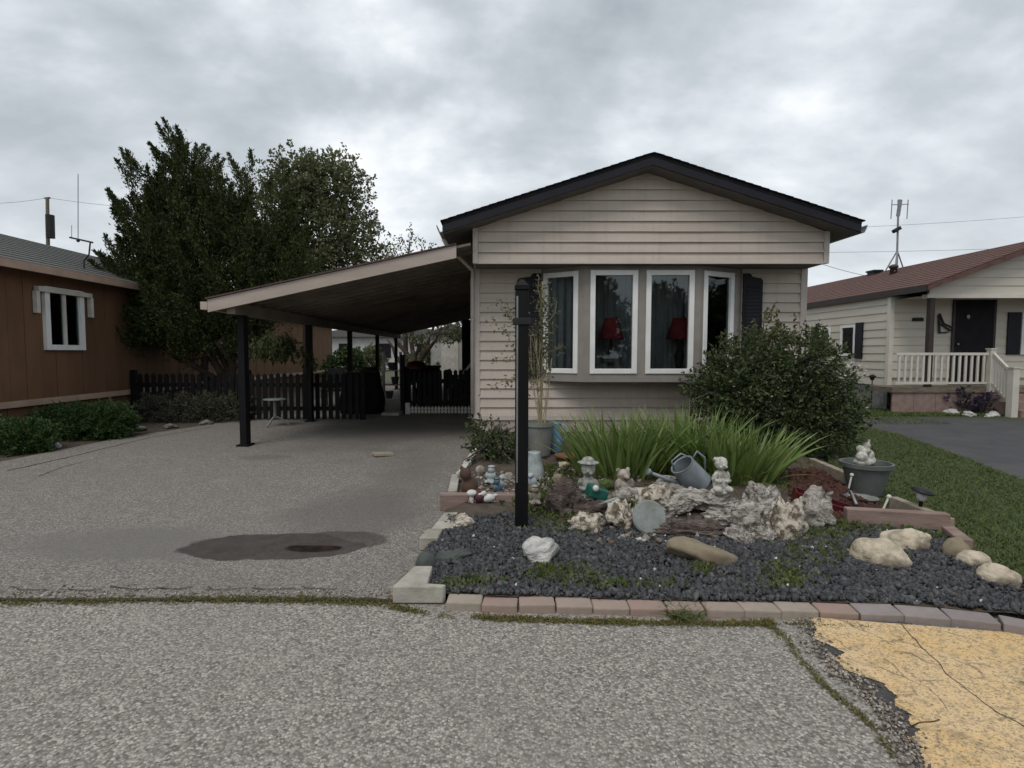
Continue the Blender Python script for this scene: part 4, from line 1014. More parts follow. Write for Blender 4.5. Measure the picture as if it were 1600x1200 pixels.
# side windows with dark shutters
def ys_(u): return XS * F / (u - 773)
def side_win(u0, u1, v0, v1):
    y0, y1 = ys_(u1), ys_(u0); ym = (y0 + y1) / 2; z0, z1 = at((u0 + u1) / 2, v1, ym).z, at((u0 + u1) / 2, v0, ym).z
    o = MB(); f = 0.07
    for a, c, p0, p1 in ((y0, y0 + f, z0, z1), (y1 - f, y1, z0, z1), (y0 + f, y1 - f, z0, z0 + f), (y0 + f, y1 - f, z1 - f, z1)): o.box(XS - 0.06, XS - 0.02, a, c, p0, p1)
    o = o.build('window', 'white_vinyl', rn)
    MB().box(XS - 0.036, XS - 0.031, y0 + f, y1 - f, z0 + f, z1 - f).build('pane', 'glass', o)
    MB().box(XS - 0.029, XS - 0.024, y0 + f, y1 - f, z0 + f, z1 - f).build('blind', 'interior', o)
side_win(1281, 1297, 512, 556); side_win(1314, 1337, 508, 556)
def side_shut(u0, u1, v0, v1):
    y0, y1 = ys_(u1), ys_(u0); ym = (y0 + y1) / 2; z0, z1 = at(u0, v1, ym).z, at(u0, v0, ym).z
    MB().box(XS - 0.055, XS - 0.02, y0, y1, z0, z1).build('shutter', 'shutter_paint', rn)
side_shut(1337, 1348, 504, 560); side_shut(1268, 1279, 511, 558)
# porch
q = lambda u, v: at(u, v, YP)
MB().box(at(1392, 600, YP).x, 2 * xrr - XS, YP - 0.05, YF - 0.03, zfl - 0.12, zfl).build('porch_deck', 'old_wood', rn)
xk0 = at(1394, 600, YP).x; k = 0
while xk0 + 0.5 * k < 2 * xrr - XS:
    MB().box(xk0 + 0.5 * k + 0.005, xk0 + 0.5 * k + 0.495, YP - 0.02, YP + 0.02, 0.0, zfl - 0.121).build('porch_skirt_panel', 'skirt_brick', rn); k += 1
xc_ = at(1455, 500, YP).x
MB().box(xc_ - 0.055, xc_ + 0.055, YP - 0.03, YP + 0.08, zfl + 0.001, zbm2 - 0.071).build('porch_post', 'fascia_brown', rn)
rl = MB
zr0, zr1 = at(1450, 598, YP).z, at(1450, 553, YP).z
rail = MB().box(at(1397, 560, YP).x, at(1540, 560, YP).x, YP - 0.08, YP - 0.032, zr1 - 0.03, zr1 + 0.03).build('porch_railing', 'cream_rail', rn)
MB().box(at(1397, 560, YP).x, at(1540, 560, YP).x, YP - 0.075, YP - 0.037, zr0 - 0.03, zr0 + 0.02).build('bottom_rail', 'cream_rail', rail)
u = 1402
while u < 1536:
    xx = at(u, 570, YP).x; MB().box(xx - 0.022, xx + 0.022, YP - 0.072, YP - 0.040, zr0 + 0.021, zr1 - 0.031).build('baluster', 'cream_rail', rail); u += 9.4
xn = at(1545, 560, YP).x
for xx in (xn,): 
    MB().box(xx - 0.06, xx + 0.06, YP - 0.12, YP + 0.0, zfl - 0.1, zr1 + 0.1).build('newel', 'cream_rail', rail)
    MB().box(xx - 0.075, xx + 0.075, YP - 0.135, YP + 0.015, zr1 + 0.101, zr1 + 0.13).build('newel_cap', 'cream_rail', rail)
YS2 = 11.75
n2 = G(1583, 645); n2x = at(1583, 600, YS2).x
st2 = MB().box(n2x - 0.07, n2x + 0.07, YS2 - 0.07, YS2 + 0.07, 0.0, 1.06).build('stair_railing', 'cream_rail', rn)
MB().box(n2x - 0.085, n2x + 0.085, YS2 - 0.085, YS2 + 0.085, 1.061, 1.09).build('newel_cap', 'cream_rail', st2)
a0, a1 = Vector((xn, YP - 0.12, zr1)), Vector((n2x, YS2 + 0.06, 0.98)); c0_, c1_ = Vector((xn, YP - 0.12, zr0)), Vector((n2x, YS2 + 0.06, 0.30))
MB().bar(a0, a1, 0.05, 0.06).build('hand_rail', 'cream_rail', st2); MB().bar(c0_, c1_, 0.045, 0.05).build('bottom_rail', 'cream_rail', st2)
for i in range(1, 6):
    MB().bar(c0_.lerp(c1_, i / 6), a0.lerp(a1, i / 6), 0.04, 0.03).build('baluster', 'cream_rail', st2)
for i in range(3):
    MB().box(n2x + 0.1, n2x + 1.5, YP - 0.06 - 0.27 * (i + 1), YP - 0.06 - 0.27 * i, 0.0, zfl - 0.15 * (i + 1)).build('step', 'skirt_brick', rn)
# door, window, wall ornaments
dxa, dxb = at(1490, 500, YF).x, at(1550, 500, YF).x; zdt = at(1520, 469, YF).z
dr = MB().box(dxa, dxb, YF - 0.05, YF - 0.02, zfl + 0.001, zdt).build('door', 'door_dark', rn)
MB().box(dxa - 0.06, dxa - 0.002, YF - 0.055, YF - 0.02, zfl + 0.001, zdt + 0.06).build('door_jamb', 'fascia_brown', dr)
MB().box(dxb + 0.002, dxb + 0.06, YF - 0.055, YF - 0.02, zfl + 0.001, zdt + 0.06).build('door_jamb', 'fascia_brown', dr)
MB().ball(at(1513, 495, YF - 0.07), (0.045, 0.02, 0.06)).build('door_ornament', 'metal_gray', dr)
MB().ball((dxa + 0.07, YF - 0.08, zfl + 1.0), 0.03).build('door_knob', 'metal_gray', dr)
sxa, sxb = at(1573, 500, YF).x, at(1593, 500, YF).x; zs0, zs1 = at(1580, 554, YF).z, at(1580, 488, YF).z
MB().box(sxa, sxb, YF - 0.05, YF - 0.022, zs0, zs1).build('shutter', 'shutter_paint', rn)
fw_ = MB()
wx0, wx1 = sxb + 0.02, sxb + 1.1
for a, c, p0, p1 in ((wx0, wx0 + 0.08, zs0, zs1), (wx1 - 0.08, wx1, zs0, zs1), (wx0 + 0.08, wx1 - 0.08, zs0, zs0 + 0.08), (wx0 + 0.08, wx1 - 0.08, zs1 - 0.08, zs1)): fw_.box(a, c, YF - 0.06, YF - 0.02, p0, p1)
fw_ = fw_.build('window', 'white_vinyl', rn)
MB().box(wx0 + 0.08, wx1 - 0.08, YF - 0.036, YF - 0.031, zs0 + 0.08, zs1 - 0.08).build('pane', 'glass', fw_)
MB().box(wx0 + 0.08, wx1 - 0.08, YF - 0.029, YF - 0.024, zs0 + 0.08, zs1 - 0.08).build('blind', 'interior', fw_)
wo = MB()
for a, c in (((1468, 490), (1474, 505)), ((1474, 505), (1488, 512)), ((1468, 505), (1486, 517)), ((1467, 492), (1468, 520)), ((1468, 520), (1482, 519))): wo.bar(at(*a, YF - 0.05), at(*c, YF - 0.05), 0.04, 0.03)
tag(wo.build('wall_ornament', 'dark_metal'), 'black metal bird shaped ornament on the cream wall left of the door', 'ornament')
pl_ = MB()
for i in range(7): 
    uu = 1424 + i * 2.6; pl_.box(at(uu, 500, YF).x, at(uu + 1.7, 500, YF).x, YF - 0.04, YF - 0.02, at(uu, 502, YF).z, at(uu, 497 - (i % 2), YF).z)
tag(pl_.build('wall_lettering', 'dark_metal'), 'small dark lettering on the cream wall beside the porch post', 'lettering')
# roof antenna, vents
ta = thing('roof_antenna', 'television antenna on a tripod above the red brown roof', 'antenna', at(1401, 420, 16.9))
p = lambda u, v, dy=0: at(u, v, 16.9 + dy)
MB().tube([p(1401, 424), p(1404, 312)], 0.03, 6).build('mast', 'metal_gray', ta)
for a, dy in ((1383, 0), (1413, 0.2), (1398, -0.8)): MB().tube([p(1402, 392), p(a, 424, dy)], 0.02, 6).build('leg', 'metal_gray', ta)
MB().bar(p(1407, 312), p(1403, 338), 0.1, 0.04).build('boom', 'metal_gray', ta)
for a in (1394, 1419): MB().tube([p(a, 312), p(a - 2, 342)], 0.014, 5).build('element', 'metal_gray', ta)
MB().bar(p(1394, 320), p(1420, 319), 0.02, 0.02).build('crossbar', 'metal_gray', ta)
MB().bar(p(1396, 362), p(1406, 356), 0.12, 0.1).build('rotor', 'dark_metal', ta)
vt = thing('roof_vent', 'small dark vent box on the red brown roof ridge', 'vent', at(1364, 432, 17.8))
MB().box(at(1358, 430, 17.9).x, at(1371, 430, 17.9).x, 17.7, 18.0, at(1364, 436, 17.9).z, at(1364, 426, 17.9).z).build('vent_body', 'dark_metal', vt)
MB().box(at(1357, 430, 17.9).x, at(1372, 430, 17.9).x, 17.65, 18.05, at(1364, 425.5, 17.9).z, at(1364, 423, 17.9).z).build('vent_cap', 'dark_metal', vt)
tag(MB().lathe(at(1396, 424, 16.2), [(0.09, -0.3), (0.09, 0.1), (0.12, 0.1), (0.12, 0.16), (0.05, 0.2)], 12).build('vent_pipe', 'rust_edge', smooth=True), 'rusty vent pipe at the foot of the roof antenna', 'pipe')

# ================================================================== FENCES AND THINGS UNDER THE CARPORT
def fence(x0, x1, y, h, lab, mat='black_paint', sp=0.13, pwd=0.085, name='picket_fence', rails=(0.25, 0.75), rh=0.04):
    t_ = thing(name, lab, 'fence', ((x0 + x1) / 2, y, 0))
    for r_ in rails: MB().box(x0, x1, y + 0.012, y + 0.05, h * r_ - rh, h * r_ + rh).build('rail', mat, t_)
    x = x0 + 0.02; i = 0
    while x + pwd < x1:
        hh_ = h * (1 + 0.02 * noise.noise(Vector((x * 3, y, 0))))
        MB().prism([(x, 0.03), (x + pwd, 0.03), (x + pwd, hh_ - 0.04), (x + pwd / 2, hh_), (x, hh_ - 0.04)], 'y', y - 0.012, y + 0.01).build('picket', mat, t_)
        x += sp; i += 1
    n = max(2, int((x1 - x0) / 2) + 1)
    for i in range(n):
        xx = x0 + (x1 - x0) * i / (n - 1); MB().box(xx - 0.05, xx + 0.05, y + 0.052, y + 0.152, -0.02, h + 0.06).build('post', mat, t_)
    return t_
fence(-7.5, -2.75, 11.2, 0.98, 'black picket fence running behind the second carport post to the brown home', sp=0.135)
fence(-2.05, -0.42, 12.6, 1.0, 'black picket fence between the gate opening and the beige home', sp=0.12)
fence(-1.98, -0.45, 12.25, 0.20, 'low white scalloped border fence at the foot of the black pickets', 'white_old', 0.075, 0.05, 'border_fence', (0.35, 0.7), 0.008)
gp = MB().box(-2.16, -2.06, 12.4, 12.5, 0.0, 1.35).build('gate_post', 'black_paint', bevel=0.006)
tag(gp, 'thick black gate post standing left of the white border fence', 'post')
# side steps with white handrail
sd = thing('side_steps', 'dark side steps with a white sloping handrail beside the home', 'steps', (-0.8, 14.2, 0))
for i in range(4): MB().box(-1.25, -0.36, 13.4 + 0.28 * i, 14.9, 0.2 * i + 0.005, 0.2 * (i + 1)).build('step', 'old_wood', sd)
MB().bar(at(700, 611, 13.0), at(741, 563, 13.0), 0.06, 0.06).build('handrail', 'white_old', sd)
MB().bar(at(701, 640, 13.0), at(701, 607, 13.0), 0.05, 0.05).build('newel', 'white_old', sd)
MB().box(-1.25, -1.2, 13.35, 14.9, 0.9, 0.96).build('deck_rail', 'black_paint', sd)
for i in range(8): MB().box(-1.24, -1.21, 13.4 + 0.2 * i, 13.44 + 0.2 * i, 0.2, 0.9).build('baluster', 'black_paint', sd)
MB().box(-0.9, -0.36, 14.95, 15.05, 0.0, 2.3).build('privacy_panel', 'black_paint', sd)
# covered barbecue
c = G(562, 648)
bq = thing('covered_grill', 'dark barbecue under a black cover by the carport fence', 'grill', c)
b = MB(); prof = []
for i in range(13):
    q = i / 12; sx = 0.46 * (1 - 0.25 * q ** 3) * (1.04 - 0.04 * math.cos(q * 9)); sy = 0.28 * (1 - 0.3 * q ** 3); z = 0.02 + 0.93 * q
    for j in range(24):
        a = 2 * math.pi * j / 24; e = 0.35
        cx, sy_ = math.copysign(abs(math.cos(a)) ** e, math.cos(a)), math.copysign(abs(math.sin(a)) ** e, math.sin(a))
        fl = 1 + 0.05 * math.sin(j * 2.6 + q * 2) * (1 - q)
        b.v.append((c.x + sx * cx * fl, c.y + 0.3 + sy * sy_ * fl, c.z + z))
for i in range(12):
    for j in range(24): b.f.append((i * 24 + j, i * 24 + (j + 1) % 24, (i + 1) * 24 + (j + 1) % 24, (i + 1) * 24 + j))
b.f.append(tuple(12 * 24 + j for j in range(24)))
b.build('cover', 'rubber_black', bq, smooth=True)
for s in (-0.35, 0.35): MB().lathe((c.x + s, c.y + 0.14, 0.06), [(0.05, -0.02), (0.06, 0), (0.05, 0.02)], 12, (0, math.pi / 2, 0)).build('wheel', 'dark_metal', bq)
# red kettle grill
c = at(650, 575, 13.3)
kt = thing('kettle_grill', 'round red kettle barbecue behind the black picket fence', 'grill', (c.x, c.y, 0))
MB().lathe((c.x, c.y, c.z - 0.16), [(0.05, -0.12), (0.20, -0.08), (0.28, 0.04), (0.285, 0.10)], 20).build('bowl', 'rubber_black', kt, smooth=True)
MB().lathe((c.x, c.y, c.z - 0.055), [(0.29, 0), (0.27, 0.1), (0.19, 0.19), (0.05, 0.235)], 20).build('lid', 'red_paint', kt, smooth=True)
for a in (0.5, 2.6, 4.7): MB().tube([(c.x + 0.2 * math.cos(a), c.y + 0.2 * math.sin(a), c.z - 0.24), (c.x + 0.3 * math.cos(a), c.y + 0.3 * math.sin(a), 0)], 0.015, 6).build('leg', 'metal_gray', kt)
# small grey pedestal table by the first post
c = G(430, 666); 
pt = thing('pedestal_table', 'small pale pedestal table with splayed feet near the carport post', 'table', c)
MB().lathe((c.x, c.y, 0.50), [(0.20, 0), (0.21, 0.012), (0.20, 0.025)], 20).build('tabletop', 'pot_gray', pt)
MB().tube([(c.x, c.y, 0.16), (c.x, c.y, 0.5)], 0.028, 8).build('column', 'pot_gray', pt)
for a in (0.3, 2.4, 4.5): MB().tube([(c.x, c.y, 0.2), (c.x + 0.12 * math.cos(a), c.y + 0.12 * math.sin(a), 0.13), (c.x + 0.25 * math.cos(a), c.y + 0.25 * math.sin(a), 0.02)], 0.018, 6).build('foot', 'pot_gray', pt)
# pale plant stand in the gate opening, step stone, board on the drive
c = G(608, 650)
ps = MB().hexa([(c.x - 0.18, c.y, 0.004), (c.x + 0.22, c.y, 0.004), (c.x + 0.25, c.y + 0.5, 0.004), (c.x - 0.2, c.y + 0.5, 0.004), (c.x - 0.17, c.y + 0.01, 0.07), (c.x + 0.21, c.y + 0.01, 0.07), (c.x + 0.24, c.y + 0.49, 0.07), (c.x - 0.19, c.y + 0.49, 0.07)]).build('step_stone', 'concrete', bevel=0.01)
tag(ps, 'pale concrete step slab lying in the fence gate opening', 'step')
wp = thing('garden_stand', 'white metal plant stand with dark pots in the gate opening', 'plant stand', at(608, 640, 13.2))
o_ = at(600, 640, 13.3)
for dx_ in (0.0, 0.42): MB().box(o_.x + dx_ - 0.03, o_.x + dx_ + 0.03, 13.28, 13.34, 0.0, 1.42).build('upright', 'white_old', wp)
for z in (0.25, 0.6, 0.95): MB().box(o_.x, o_.x + 0.42, 13.2, 13.42, z, z + 0.03).build('shelf', 'white_old', wp)
for z, x in ((0.28, 0.14), (0.63, 0.28), (0.98, 0.2)): MB().lathe((o_.x + x, 13.3, z + 0.002), [(0.07, 0), (0.1, 0.16), (0.105, 0.18)], 14).build('pot', 'pot_dark', wp, smooth=True)
c = G(597, 714)
bd = MB().obox((c.x, c.y + 0.06, 0.03), (0.26, 0.17, 0.035), (0, 0.06, 0.5)).build('loose_board', 'timber_gray', bevel=0.004)
tag(bd, 'short loose board lying on the driveway under the carport', 'board')

def chair(u, v, Y, lab, mat):
    p = at(u, v, Y); t_ = thing('patio_chair', lab, 'chair', (p.x, p.y, 0.004), 'patio chairs beyond the fence')
    MB().box(p.x - 0.25, p.x + 0.25, p.y - 0.25, p.y + 0.25, 0.40, 0.44).build('seat', mat, t_, bevel=0.01)
    MB().hexa([(p.x - 0.25, p.y + 0.2, 0.45), (p.x + 0.25, p.y + 0.2, 0.45), (p.x + 0.25, p.y + 0.24, 0.45), (p.x - 0.25, p.y + 0.24, 0.45), (p.x - 0.23, p.y + 0.34, 0.98), (p.x + 0.23, p.y + 0.34, 0.98), (p.x + 0.23, p.y + 0.37, 0.98), (p.x - 0.23, p.y + 0.37, 0.98)]).build('backrest', mat, t_)
    for sx in (-0.22, 0.22):
        for sy in (-0.22, 0.22): MB().tube([(p.x + sx, p.y + sy, 0.004), (p.x + sx, p.y + sy, 0.41)], 0.018, 6).build('leg', mat, t_)
        MB().box(p.x + sx - 0.025, p.x + sx + 0.025, p.y - 0.25, p.y + 0.25, 0.62, 0.65).build('arm', mat, t_)
chair(520, 610, 14.2, 'dark patio chair behind the fence left of the covered barbecue', 'dark_metal')
chair(575, 610, 15.4, 'dark patio chair farther back behind the covered barbecue', 'rubber_black')
chair(665, 605, 15.0, 'dark patio chair behind the red kettle barbecue', 'rubber_black')
bn = thing('wheelie_bin', 'black wheeled rubbish bin by the home wall behind the fence', 'bin', (-1.75, 14.3, 0))
MB().hexa([(-1.98, 14.0, 0.03), (-1.52, 14.0, 0.03), (-1.52, 14.5, 0.03), (-1.98, 14.5, 0.03), (-2.04, 13.94, 1.0), (-1.46, 13.94, 1.0), (-1.46, 14.56, 1.0), (-2.04, 14.56, 1.0)]).build('bin_body', 'rubber_black', bn, bevel=0.02)
MB().box(-2.07, -1.43, 13.9, 14.6, 1.001, 1.06).build('lid', 'rubber_black', bn, bevel=0.02)
for sx in (-1.99, -1.51): MB().lathe((sx, 14.5, 0.1), [(0.10, -0.02), (0.1, 0.02)], 14, (0, math.pi / 2, 0)).build('wheel', 'dark_metal', bn)
# ------------------------------------------------------------------ far background seen under the carport
fb = thing('far_home', 'pale grey home far beyond the carport opening', 'house', (-7, 44, 0))
MB().box(-14, -2.5, 42, 50, 0, 2.6).build('wall', 'far_wall', fb)
MB().prism([(-14.5, 2.6), (-2, 2.6), (-2, 2.75), (-8.2, 3.7), (-14.5, 2.75)], 'y', 41.6, 50.4).build('roof', 'roof_gray', fb)
for x in (-12, -9, -6, -4): MB().box(x, x + 1, 41.95, 41.99, 1.0, 2.1).build('window', 'door_dark', fb)
fb2 = thing('far_shed', 'pale sided shed beyond the side steps at the carport end', 'shed', (-2.2, 25, 0))
MB().box(-3.0, -1.0, 25.5, 28, 0, 2.3).build('wall', 'far_wall', fb2)
MB().prism([(-3.2, 2.3), (-0.8, 2.3), (-2.0, 2.75)], 'y', 25.3, 28.2).build('roof', 'roof_gray', fb2)
MB().box(-2.5, -1.7, 25.46, 25.49, 0.05, 2.0).build('door', 'white_old', fb2)

# ================================================================== TREES AND SHRUBS
def limb(p0, p1, n=5, wob=0.12):
    p0, p1 = Vector(p0), Vector(p1); L = (p1 - p0).length
    return [p0.lerp(p1, i / n) + Vector((random.gauss(0, 1), random.gauss(0, 1), random.gauss(0, 0.4))) * wob * L * 0.3 * math.sin(math.pi * i / n) for i in range(n + 1)]
def tree(name, lab, base, stems, lobes, nl, spec, mat, group=None, barkm='bark', cat='tree'):
    """spec: dict for plumes; stems: list of (list of points, radii)"""
    t_ = thing(name, lab, cat, base, group)
    b = MB()
    for pts, rad in stems: b.tube(pts, rad, 8)
    P, D = lobe_points(lobes, nl, spec.get('lo', 0.6), spec.get('hi', 1.0))
    D = unit(D * spec['out'] + np.array([[0, 0, spec['up']]]) + rng.normal(size=P.shape) * spec.get('jit', 0.25))
    C, DD, L, W = plumes(P, D, spec['n'], rng.uniform(*spec['plen'], nl), rng.uniform(*spec['prad'], nl), spec['ll'], spec['lw'], spec.get('spread', 0.5))
    leaves('crown', C, DD, L, W, mat, t_)
    for i in rng.choice(nl, min(nl, spec.get('twigs', 60)), replace=False):
        l = lobes[int(np.argmin([(Vector(P[i]) - Vector(q[0])).length for q in lobes]))]
        b.tube(limb(Vector(l[0]).lerp(Vector(P[i]), 0.1), Vector(P[i]) + Vector(D[i]) * 0.2, 3), [0.02, 0.015, 0.01, 0.005], 5)
    b.build('trunk', barkm, t_, smooth=True)
    return t_
# big dark juniper
Yj = 11.8
jb = Vector((at(345, 600, Yj).x, Yj, 0))
L_ = lambda u, v, ru, rv, dy=0: pxlobe(324 + (u - 310) * 0.95, v + 14 - 0.05 * max(0, v - 300), Yj + dy, ru * 0.93, rv * 0.92)
lob = [L_(262, 310, 40, 80), L_(278, 262, 26, 55, 0.2), L_(338, 320, 36, 80), L_(212, 320, 28, 65, -0.2), L_(196, 372, 26, 65), L_(390, 352, 38, 80), L_(430, 385, 30, 75, 0.3), L_(300, 400, 100, 95), L_(240, 430, 55, 80), L_(375, 430, 70, 80), L_(305, 500, 80, 55), L_(250, 490, 40, 60, -0.3), L_(230, 355, 40, 70), L_(310, 350, 50, 80), L_(240, 500, 45, 45, -0.2), L_(360, 500, 55, 45), L_(420, 470, 40, 50), L_(285, 270, 20, 50), L_(445, 420, 40, 60), L_(230, 540, 55, 30), L_(330, 550, 70, 28), L_(205, 460, 40, 60), L_(190, 420, 28, 50), L_(235, 520, 40, 40)]
stems = []
for u, v in ((262, 260), (338, 270), (212, 320), (390, 330), (430, 370), (250, 480), (380, 430)):
    tp = at(u, v, Yj); stems.append((limb(jb + Vector((random.uniform(-0.2, 0.2), random.uniform(-0.2, 0.2), 0)), tp, 6, 0.2), [0.10, 0.085, 0.07, 0.055, 0.04, 0.025, 0.012]))
tree('juniper_tree', 'large dark ragged juniper tree in front of the brown home', jb, stems, lob, 860,
     dict(out=0.62, up=0.9, n=330, plen=(0.45, 0.9), prad=(0.14, 0.25), ll=(0.04, 0.10), lw=(0.018, 0.032), jit=0.14, lo=0.05, hi=0.95, spread=0.45, twigs=120), 'leaf_juniper')
# low branch hanging under the carport eave belongs to the juniper's neighbour
hb = thing('drooping_branch', 'dark juniper branch drooping beneath the carport eave', 'branch', at(430, 540, 10.4))
P, D = lobe_points([pxlobe(425, 530, 10.4, 42, 18), pxlobe(462, 545, 10.4, 22, 20)], 60, 0.2)
C, DD, Ln, W = plumes(P, unit(D * 0.4 + np.array([[0.1, -0.1, -0.8]])), 40, 0.3, 0.09, (0.05, 0.1), (0.02, 0.035))
leaves('foliage', C, DD, Ln, W, 'leaf_juniper', hb)
MB().tube(limb(jb + Vector((0, 0, 1.4)), at(470, 535, 10.4), 6, 0.2), [0.05, 0.045, 0.04, 0.03, 0.02, 0.015, 0.01], 6).build('stem', 'bark', hb)
# olive green deciduous tree behind it
Yo = 15.5; ob = Vector((at(478, 600, Yo).x, Yo, 0))
L_ = lambda u, v, ru, rv, dy=0: pxlobe(u, v, Yo + dy, ru, rv)
lob = [L_(500, 300, 52, 48), L_(545, 330, 32, 55), L_(470, 285, 30, 38), L_(525, 275, 35, 30), L_(555, 385, 32, 42), L_(500, 375, 60, 60), L_(450, 350, 45, 70), L_(580, 410, 18, 20), L_(440, 410, 60, 50), L_(520, 420, 60, 35), L_(455, 300, 35, 50)]
stems = [(limb(ob, at(478, 480, Yo), 2, 0.03) + limb(at(478, 480, Yo), at(u, v, Yo), 4, 0.12)[1:], [0.085, 0.08, 0.07, 0.055, 0.045, 0.03, 0.015]) for u, v in ((495, 300), (535, 330), (460, 320))]
tree('deciduous_tree', 'olive green leafy tree rising behind the carport roof', ob, stems, lob, 1250,
     dict(out=0.7, up=0.35, n=26, plen=(0.25, 0.6), prad=(0.16, 0.28), ll=(0.07, 0.13), lw=(0.04, 0.075), jit=0.4, lo=0.3, spread=0.8, twigs=120), 'leaf_olive')
# thin distant tree over the carport
Yt = 27.0; tb_ = Vector((at(640, 600, Yt).x, Yt, 0))
L_ = lambda u, v, ru, rv: pxlobe(u, v, Yt, ru, rv)
lob = [L_(640, 392, 26, 20), L_(612, 402, 22, 14), L_(665, 395, 14, 16), L_(650, 440, 60, 40), L_(700, 470, 40, 40)]
stems = [(limb(tb_, at(u, v, Yt), 6, 0.15), [0.16, 0.13, 0.11, 0.08, 0.06, 0.035, 0.015]) for u, v in ((640, 375), (612, 395), (670, 385), (700, 450))]
tree('sparse_tree', 'sparse twiggy tree showing just above the carport roof', tb_, stems, lob, 260,
     dict(out=0.7, up=0.5, n=9, plen=(0.4, 0.9), prad=(0.15, 0.3), ll=(0.12, 0.2), lw=(0.06, 0.1), jit=0.4, lo=0.2, spread=0.8, twigs=120), 'leaf_olive')
# dark tree whose limbs show in the far carport opening
Yd = 23.5; db = Vector((at(640, 600, Yd).x, Yd, 0))
L_ = lambda u, v, ru, rv: pxlobe(u, v, Yd, ru, rv)
tree('fork_tree', 'dark forked tree with pale leaves at the far carport end', db, [(limb(db, at(u, v, Yd), 5, 0.2), [0.16, 0.14, 0.12, 0.09, 0.06, 0.03]) for u, v in ((605, 530), (660, 525), (690, 510))],
     [L_(715, 505, 28, 22), L_(695, 520, 20, 12), L_(650, 515, 30, 12)], 130, dict(out=0.7, up=0.1, n=14, plen=(0.3, 0.6), prad=(0.12, 0.2), ll=(0.1, 0.18), lw=(0.05, 0.09), spread=0.8, lo=0.2, twigs=30), 'leaf_vine')
def shrub(name, lab, base, lobes, nl, spec, mat, group=None, cat='shrub'):
    stems = [(limb(Vector(base) + Vector((random.uniform(-.1, .1), random.uniform(-.1, .1), -0.02)), Vector(l[0]), 4, 0.15), [0.022, 0.018, 0.014, 0.01, 0.005]) for l in lobes for _ in range(2)]
    return tree(name, lab, base, stems, lobes, nl, spec, mat, group, 'twig_gray', cat)
# green hedge plants far behind the fence
for i, (u, w_, h_, lab) in enumerate(((538, 26, 44, 'rounded green bush just right of the tan wall corner'), (575, 24, 34, 'pale green bush between the far carport posts'), (665, 26, 30, 'low yellow green bush behind the red kettle barbecue'))):
    Yh = 22 + 2 * i; bs = Vector((at(u, 600, Yh).x, Yh, 0)); s = Yh / F
    shrub('hedge_bush', lab, bs, [((bs.x, Yh, 0.7), (w_ * s, w_ * s, 0.7)), ((bs.x + 0.1, Yh, 1.1), (w_ * s * 0.7, w_ * s * 0.7, h_ * s * 0.4))], 160, dict(out=0.8, up=0.3, n=22, plen=(0.2, 0.4), prad=(0.1, 0.2), ll=(0.1, 0.16), lw=(0.05, 0.09), spread=0.8, lo=0.3, twigs=20), 'leaf_olive' if i else 'leaf_lowgreen')
# the big shrub at the right corner of the home
Ys = 7.35; sb = Vector((at(1215, 700, Ys).x, Ys, 0.12))
L_ = lambda u, v, ru, rv, dy=0: pxlobe(u, v, Ys + dy, ru, rv, 0.45)
lob = [L_(1245, 570, 62, 45), L_(1165, 580, 45, 48), L_(1140, 610, 48, 35), L_(1200, 630, 95, 62), L_(1280, 630, 52, 55), L_(1110, 612, 26, 14), L_(1300, 660, 32, 40), L_(1230, 680, 85, 35), L_(1140, 650, 50, 20)]
bs_ = shrub('corner_shrub', 'large dark green shrub covering the right corner of the beige home', sb, lob, 1700,
      dict(out=0.75, up=0.45, n=15, plen=(0.10, 0.30), prad=(0.05, 0.11), ll=(0.035, 0.075), lw=(0.02, 0.042), jit=0.35, lo=0.45, spread=0.8, twigs=160), 'leaf_shrub')
P, D = lobe_points([L_(1195, 515, 12, 32), L_(1205, 545, 16, 25), L_(1272, 545, 22, 22), L_(1215, 530, 8, 16)], 95, 0.1)
C, DD, Ln, W = plumes(P, unit(D * 0.5 + np.array([[0, 0, 0.6]])), 9, 0.14, 0.05, (0.035, 0.065), (0.02, 0.04), 0.8)
leaves('young_shoots', C, DD, Ln, W, 'leaf_young', bs_)
b = MB()
for u, v in ((1195, 485), (1205, 525), (1272, 528), (1255, 560), (1190, 510)): b.tube(limb(sb + Vector((0, 0, 0.5)), at(u, v, Ys), 5, 0.12), [0.014, 0.012, 0.01, 0.008, 0.006, 0.003], 5)
b.build('shoot_stem', 'twig_gray', bs_)
# low planting left
def low(name, lab, u0, u1, v0, v1, Yb, mat, nl, spec):
    n = max(2, int((u1 - u0) / 35)); lobes = []
    for i in range(n):
        u = u0 + (u1 - u0) * (i + 0.5) / n; base = G(u, v1); hgt = at(u, v0, base.y + 0.45).z
        hgt *= random.uniform(0.85, 1.0)
        lobes.append((Vector((base.x, base.y + 0.42, hgt * 0.42)), (0.33, 0.36, hgt * 0.48)))
    c = G((u0 + u1) / 2, v1); return shrub(name, lab, Vector((c.x, c.y + 0.4, 0)), lobes, nl, spec, mat)
jsp = dict(out=0.8, up=0.25, n=34, plen=(0.10, 0.2), prad=(0.05, 0.09), ll=(0.03, 0.06), lw=(0.012, 0.022), jit=0.3, lo=0.3, spread=0.5, twigs=40)
low('low_juniper', 'low green juniper cut off by the left photo edge', -80, 22, 658, 714, 0, 'leaf_lowgreen', 900, jsp)
low('low_juniper', 'low green juniper mound behind the white stone', 40, 160, 632, 690, 0, 'leaf_lowgreen', 1500, jsp)
low('gray_brush', 'sprawling grey green brush pile beneath the juniper tree', 205, 372, 612, 662, 0, 'leaf_graygreen', 800, dict(jsp, n=24, lo=0.2))
b = MB()
